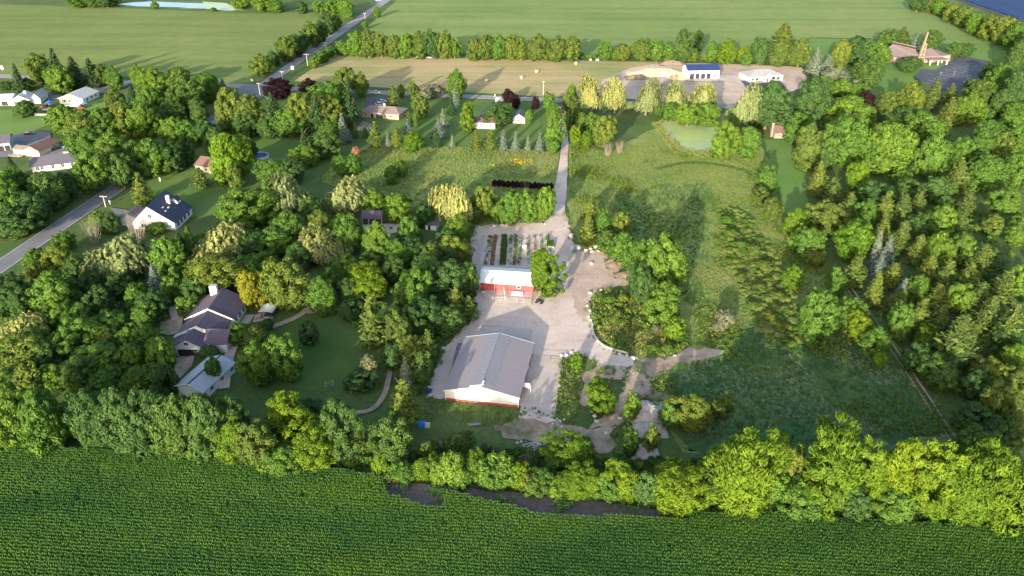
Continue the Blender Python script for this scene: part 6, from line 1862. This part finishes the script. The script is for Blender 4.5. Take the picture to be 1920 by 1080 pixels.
rocks('pale stone on the hay field edge by the tree band', 'stones by the tree band', [(1247, 117, 6), (1107, 114, 7), (1120, 114, 8)], 'pale_stone')
rocks('pale stone on the roof side garden patio', 'garden stones', [(740, 421, 5), (786, 410, 4)], 'pale_stone')

# the concrete kerb curving round the mound: single blocks
kp = curve_pts([(1109, 604), (1111, 620), (1116, 634), (1127, 646), (1142, 654), (1160, 659), (1178, 664)], 5)
root = tag(empty('stone_kerb', kp[0]), 'pale stone kerb curving round the foot of the weedy mound', 'kerb')
for a, b in zip(kp[:-1], kp[1:]):
    d = b - a
    c = (a + b) / 2 - kp[0]
    MB().box((c.x, c.y, .22), (d.length * .96, .45, .44), math.atan2(d.y, d.x)).build('kerb_stone', MATS['pale_stone'], root)


def heap(name, label, cat, pix, w, d, h, mat, seed, kind=None):
    """A lumpy mound of loose material."""
    rng = np.random.default_rng(seed)
    n_ = 26
    me_v, me_f = [], []
    ox, oy = rng.uniform(0, 100, 2)
    for i in range(n_ + 1):
        for j in range(n_ + 1):
            u, v = i / n_ * 2 - 1, j / n_ * 2 - 1
            x_, y_ = u * w / 2, v * d / 2
            q = value_noise(np.array([x_ + ox]), np.array([y_ + oy]), max(w, d) * .2, seed)[0]
            rim = max(0, 1 - (u * u + v * v) ** 1.2)
            me_v.append((x_, y_, -0.05 + h * rim * (.35 + 1.1 * q)))
    for i in range(n_):
        for j in range(n_):
            a = i * (n_ + 1) + j
            me_f.append((a, a + n_ + 1, a + n_ + 2, a + 1))
    me = bpy.data.meshes.new(name)
    me.from_pydata(me_v, [], me_f)
    o = link(name, me, MATS[mat])
    o.location = G(*pix)
    o.location.z = 0.2
    return tag(o, label, cat, None, kind)


heap('sand_heap', 'long ridged heap of pale sand before the new shed', 'heap', (1232, 139), 36, 15, 3.0, 'sand', 1)
heap('sand_heap', 'smaller pale sand heap between the long sand heap and the shed', 'heap', (1270, 146), 12, 12, 2.0, 'sand', 2)
heap('soil_heap', 'dark brown soil heap left of the sand heaps', 'heap', (1194, 147), 14, 9, 2.2, 'dark_soil', 3)
heap('soil_heap', 'low brown soil ridge behind the long sand heap', 'heap', (1262, 121), 18, 8, 2.4, 'dark_soil', 4)
heap('rubble_heap', 'grey heap of broken rubble right of the dirt track', 'heap', (1210, 778), 9, 9, 2.6, 'rubble', 5)
heap('rubble_heap', 'lower rubble heap below the grey rubble heap', 'heap', (1216, 806), 8, 6, 1.6, 'rubble', 6)
heap('rubble_heap', 'small rubble heap beside the lowest shrubs of the clearing', 'heap', (1208, 848), 6, 5, 1.2, 'rubble', 7)
heap('mulch_heap', 'dark mulch heap where the yard meets the trees', 'heap', (1152, 495), 6, 7, 1.4, 'dark_soil', 8)
heap('brush_heap', 'reddish brown heap of old boards by the yard corner', 'heap', (1172, 517), 7, 4, 1.0, 'dark_soil', 9)
heap('dirt_heap', 'low dirt heap in front of the long barn', 'heap', (940, 804), 3.2, 1.8, .6, 'dark_soil', 10)


# ------------------------------------------------------------------ clutter in the yard
def plank_pile(label, pix, n_, L, rz, mat, seed):
    rng = random.Random(seed)
    root = tag(empty('plank_pile', G(*pix), rz), label, 'pile')
    for i in range(n_):
        z = .08 + .09 * (i // 3)
        MB().box((rng.uniform(-.3, .3), (i % 3) * .32 + rng.uniform(-.15, .15), z), (L * rng.uniform(.7, 1.0), .24, .08), rng.uniform(-.14, .14)).build('plank', MATS[mat], root)


plank_pile('loose pale planks lying on the dump ground', (1000, 833), 5, 4.5, .5, 'grey_wood', 1)
plank_pile('grey boards heaped beside the rubble on the dump ground', (1008, 842), 8, 2.6, -.4, 'grey_wood', 2)
plank_pile('weathered boards stacked left of the pale planks', (890, 797), 6, 3.0, .2, 'grey_wood', 3)
plank_pile('red boards lying by the yard corner', (1172, 520), 5, 3.4, -.5, 'dark_red', 4)
plank_pile('long silvery timbers along the north edge of the barn pad', (916, 613), 5, 9.0, -.08, 'grey_wood', 5)
plank_pile('second row of silvery timbers before the barn pad edge', (890, 618), 4, 7.0, -.05, 'grey_wood', 6)
plank_pile('short white boards at the left edge of the barn pad', (836, 654), 4, 2.4, .1, 'white_trim', 7)


def bin_box(name, label, pix, s, mat, lid='dark_metal'):
    root = tag(empty(name, G(*pix), rrng.uniform(-.4, .4)), label, 'bin')
    MB().box((0, 0, s[2] / 2), s, taper=1.06).build('body', MATS[mat], root)
    MB().box((0, 0, s[2] + .05), (s[0] * 1.1, s[1] * 1.1, .09)).build('lid', MATS[lid], root)


bin_box('tote_bin', 'pale blue bin beside the lane end, left of a second bin', (1072, 469), (1.0, 1.0, 1.1), 'silver_paint', 'galvanised')
bin_box('tote_bin', 'white bin beside the lane end boulder', (1085, 467), (1.0, 1.0, 1.0), 'white_paint', 'galvanised')
bin_box('tote_bin', 'teal bin tucked below the lane end boulder', (1077, 474), (.9, .8, .8), 'teal_cloth', 'teal_cloth')
bin_box('plastic_drum', 'bright blue covered bin in the bushes left of the long barn', (790, 800), (1.5, 1.2, 1.0), 'blue_paint', 'blue_paint')
bin_box('plastic_drum', 'pale grey bin beside the bright blue bin', (801, 800), (1.2, .9, .8), 'pale_stone', 'grey_stone')
bin_box('plastic_drum', 'dark navy bin at the lower left corner of the barn pad', (804, 736), (1.2, .9, .8), 'navy_metal', 'navy_metal')
bin_box('wooden_crate', 'white crate standing in the nursery beds', (984, 466), (1.2, .9, 1.0), 'white_paint', 'white_trim')
bin_box('wooden_crate', 'pale box beside the pen at the red barn corner', (904, 549), (1.1, 1.0, .8), 'cream_wall', 'teal_cloth')

# black junk heap by the pen: tyres and pots
jb = G(1010, 567)
for i in range(9):
    o = MB()
    n_ = 12
    vs, fs = [], []
    for a in range(n_):
        t = 6.2832 * a / n_
        for b in range(6):
            u = 6.2832 * b / 6
            vs.append(((.36 + .13 * math.cos(u)) * math.cos(t), (.36 + .13 * math.cos(u)) * math.sin(t), .13 + .13 * math.sin(u)))
    for a in range(n_):
        for b in range(6):
            fs.append((a * 6 + b, ((a + 1) % n_) * 6 + b, ((a + 1) % n_) * 6 + (b + 1) % 6, a * 6 + (b + 1) % 6))
    t = o.add(vs, fs).build('old_tyre', MATS['tyre_rubber'])
    t.location = jb + Vector((rrng.uniform(-.9, .9), rrng.uniform(-1.2, 1.2), .27 * (i // 4)))
    t.rotation_euler = (rrng.uniform(-.25, .25), rrng.uniform(-.25, .25), 0)
    tag(t, 'old black tyre in the heap by the barn pen', 'tyre', 'old tyres heaped by the barn pen')

# fire pit and garden things
root = tag(empty('fire_pit', G(733, 430)), 'dark round fire pit on the pale patio beside the pavilion', 'fire pit')
MB().tube((0, 0, 0), (0, 0, .5), .9, .85, 14).build('ring', MATS['grey_stone'], root)
MB().tube((0, 0, .503), (0, 0, .53), .66, .66, 14).build('ash_bed', MATS['dark_opening'], root)
root = tag(empty('picnic_table', G(484, 598), R(20)), 'small grey picnic table on the gazebo patio', 'table')
MB().box((0, 0, .74), (1.8, .8, .06)).build('table_top', MATS['grey_wood'], root)
for y in (-.75, .75):
    MB().box((0, y, .44), (1.8, .28, .05)).build('seat', MATS['grey_wood'], root)
for x in (-.6, .6):
    MB().box((x, 0, .355), (.08, 1.5, .70)).build('leg', MATS['grey_wood'], root)
root = tag(empty('garden_trellis', G(618, 726), R(15)), 'pale wooden trellis frame on the dark garden lawn', 'trellis')
for x in (-.9, .9):
    MB().b2(x - .05, x + .05, -.05, .05, 0, 1.8).build('post', MATS['grey_wood'], root)
for z in (.6, 1.2, 1.75):
    MB().b2(-1.1, 1.1, -.085, -.055, z, z + .07).build('bar', MATS['grey_wood'], root)
root = tag(empty('play_set', G(759, 216), R(10)), 'small pink roofed play set right of the brick ranch', 'play set')
for x in (-.7, .7):
    for y in (-.7, .7):
        MB().b2(x - .06, x + .06, y - .06, y + .06, 0, 2.0).build('post', MATS['tan_wood'], root)
MB().b2(-.85, .85, -.85, .85, .9, 1.0).build('deck', MATS['tan_wood'], root)
MB().prism(chevron(-.8, .8, 2.0, 2.6, .15, .08), -.9, .9, 'y').build('roof', MATS['pink_brick'], root)
MB().add([(.86, -.3, .95), (.86, .3, .95), (2.8, .3, .1), (2.8, -.3, .1), (.86, -.3, .88), (.86, .3, .88), (2.8, .3, .03), (2.8, -.3, .03)], [(0, 1, 2, 3), (7, 6, 5, 4), (0, 4, 5, 1), (1, 5, 6, 2), (2, 6, 7, 3), (3, 7, 4, 0)]).build('slide', MATS['dark_red'], root)

# ------------------------------------------------------------------ nursery beds behind the red barn
beds = [  # bottom x, top x, width px at the bottom, leaf, density, label
    (894, 906, 9, None, 0, 'bare grey bed at the left end of the nursery plot'),
    (911, 920, 8, 'M', .6, 'sparse bed of small dark plants, second in the nursery plot'),
    (922, 929, 9, 'R', 1.0, 'rusty brown planted bed in the nursery plot'),
    (942, 946, 13, 'D', 2.4, 'broad dark green planted bed in the nursery plot'),
    (955, 958, 7, 'M', .5, 'sparse bed right of the broad green bed'),
    (964, 967, 7, 'b', 1.0, 'pale leaved bed in the middle of the nursery plot'),
    (973, 976, 7, 'O', .6, 'thin olive bed right of the pale leaved bed'),
    (990, 990, 7, 'O', .5, 'dry looking bed left of the feathery tree'),
    (1003, 1001, 7, 'R', .5, 'rusty dotted bed behind the feathery tree'),
    (1018, 1013, 7, 'O', .6, 'olive bed near the right end of the nursery plot'),
    (1032, 1026, 8, 'M', .8, 'green bed at the right end of the nursery plot')]
T_SMALL = {k: template('bed_plant', weed(ord(k), 18, .55, .32, .12), 'leaf_' + k) for k in 'MRDbO'}
for bx, tx, w, leaf, dens, lab in beds:
    a, b = G(bx, 498), G(tx, 443)
    wid = w * mpp(a)
    d = b - a
    root = tag(empty('planting_bed', a, math.atan2(-d.x, d.y)), lab, 'planting bed', 'nursery beds behind the red barn')
    LEN = d.length
    MB().prism([(-wid / 2, 0), (wid / 2, 0), (wid * .36, .42), (-wid * .36, .42)], 0, LEN, 'y').build('soil_ridge', MATS['dark_soil' if dens >= 1 else 'rubble'], root)
    if leaf:
        rng = np.random.default_rng(bx)
        n_ = int(LEN * wid * dens * 2.2)
        scatter('bed_plants', '', '', rng.uniform(-wid * .4, wid * .4, n_), rng.uniform(0, LEN, n_), rng.uniform(.7, 1.6, n_), 0, [T_SMALL[leaf]], bx, .1, .38, root)
root = tag(empty('raised_planter', G(1031, 466), R(-4)), 'green topped raised planter with a pale frame at the plot corner', 'planter')
for x0_, x1_, y0_, y1_ in ((-1.3, 1.3, 0, .12), (-1.3, 1.3, 4.9, 5.02), (-1.3, -1.18, .123, 4.897), (1.18, 1.3, .123, 4.897)):
    MB().b2(x0_, x1_, y0_, y1_, 0, .7).build('plank', MATS['pale_stone'], root)
MB().b2(-1.17, 1.17, .13, 4.89, 0, .62).build('soil', MATS['dark_soil'], root)
rng = np.random.default_rng(9)
scatter('planter_plants', '', '', rng.uniform(-1.0, 1.0, 60), rng.uniform(.3, 4.7, 60), rng.uniform(.8, 1.4, 60), 0, [T_SMALL['M']], 9, .1, .6, root)

# ------------------------------------------------------------------ the solar field
c0, c1 = G(1795, -1), G(1908, 37)
rows_n = 26
ROWORD = ORD + ['fifteenth', 'sixteenth', 'seventeenth', 'eighteenth', 'nineteenth', 'twentieth', 'twenty-first', 'twenty-second', 'twenty-third', 'twenty-fourth', 'twenty-fifth', 'twenty-sixth']
for i in range(rows_n):
    t = i / (rows_n - 1)
    s_ = c1.lerp(c0, t)
    LEN = 230 if i else 200
    root = tag(empty('solar_panel_row', s_, R(-5)), f'{"nearest" if i == 0 else ("farthest" if i == rows_n - 1 else NUM[0])} row of dark blue solar panels', 'solar panels', 'rows of panels in the solar field')
    if 0 < i < rows_n - 1:
        root['label'] = f'{ROWORD[i]} row of dark blue solar panels from the near edge of the solar field'
    MB().prism([(-1.55, .75), (1.55, 2.05), (1.55, 2.13), (-1.55, .83)], 0, LEN, 'x').build('panel_table', MATS['solar_glass'], root)
    fr = MB()
    for k_ in range(0, LEN + 1, 10):
        fr.b2(k_ + .3, k_ + .45, -.07, .07, 0, 1.3)
    q = fr.build('support_posts', MATS['galvanised'], root)
    q['kind'] = 'stuff'
sheet('solar_field', 'dark grass under the solar panels', 'field', [(1780, -8), (1800, 3), (1905, 40), (2100, 44), (2300, -8)], .07, 'dark_asphalt')

# ------------------------------------------------------------------ worn margins and loose stones of the yard
YARD = [(893, 424), (960, 418), (1022, 418), (1036, 405), (1062, 400), (1068, 425), (1074, 455), (1100, 466), (1132, 470), (1150, 492), (1168, 520), (1186, 532), (1150, 540), (1112, 548), (1104, 575), (1110, 612), (1122, 640), (1150, 660), (1200, 672), (1180, 690), (1120, 688), (1102, 668), (1076, 668), (1056, 672), (1052, 700), (1040, 784), (976, 765), (972, 790), (800, 747), (805, 728), (832, 660), (852, 628), (893, 596), (888, 570), (880, 530), (876, 480)]
rng = np.random.default_rng(77)
ex, ey = [], []
YP = [G(*q) for q in YARD]
for a, b in zip(YP, YP[1:] + YP[:1]):
    n_ = int((b - a).length * 6)
    t = rng.uniform(0, 1, n_)
    w_ = rng.normal(size=n_) * 0.7
    d = (b - a).normalized()
    ex.append(a.x + (b.x - a.x) * t - d.y * w_)
    ey.append(a.y + (b.y - a.y) * t + d.x * w_)
ex, ey = np.concatenate(ex), np.concatenate(ey)
k = value_noise(ex, ey, 4.0, 5) > 0.42
ex, ey = ex[k], ey[k]
scatter('margin_weeds', 'weeds creeping over the worn edges of the gravel yard', 'weeds', ex, ey, rng.uniform(0.35, 1.0, len(ex)), rng.integers(0, 6, len(ex)), T_GRASS + T_DRY + T_WEED, 21, 0.2)
T_STONE = [template('loose_stone', ROCKS[i], m_) for i, m_ in ((0, 'grey_stone'), (1, 'rubble'), (2, 'dark_soil'), (3, 'pale_stone'))]
x, y, rng = scatter_points([(1060, 470), (1170, 500), (1180, 530), (1110, 548), (1104, 600), (1125, 650), (1250, 672), (1230, 740), (1150, 800), (1100, 846), (960, 826), (1000, 790), (1140, 700), (1070, 660), (1050, 560)], 0.20, 79)
scatter('loose_stones', 'loose stones and clods strewn over the bare ground right of the yard', 'stones', x, y, rng.uniform(0.05, 0.17, len(x)) * np.where(rng.uniform(0, 1, len(x)) > .95, 2.0, 1), rng.integers(0, 3, len(x)), T_STONE, 22, 0.3, .04)
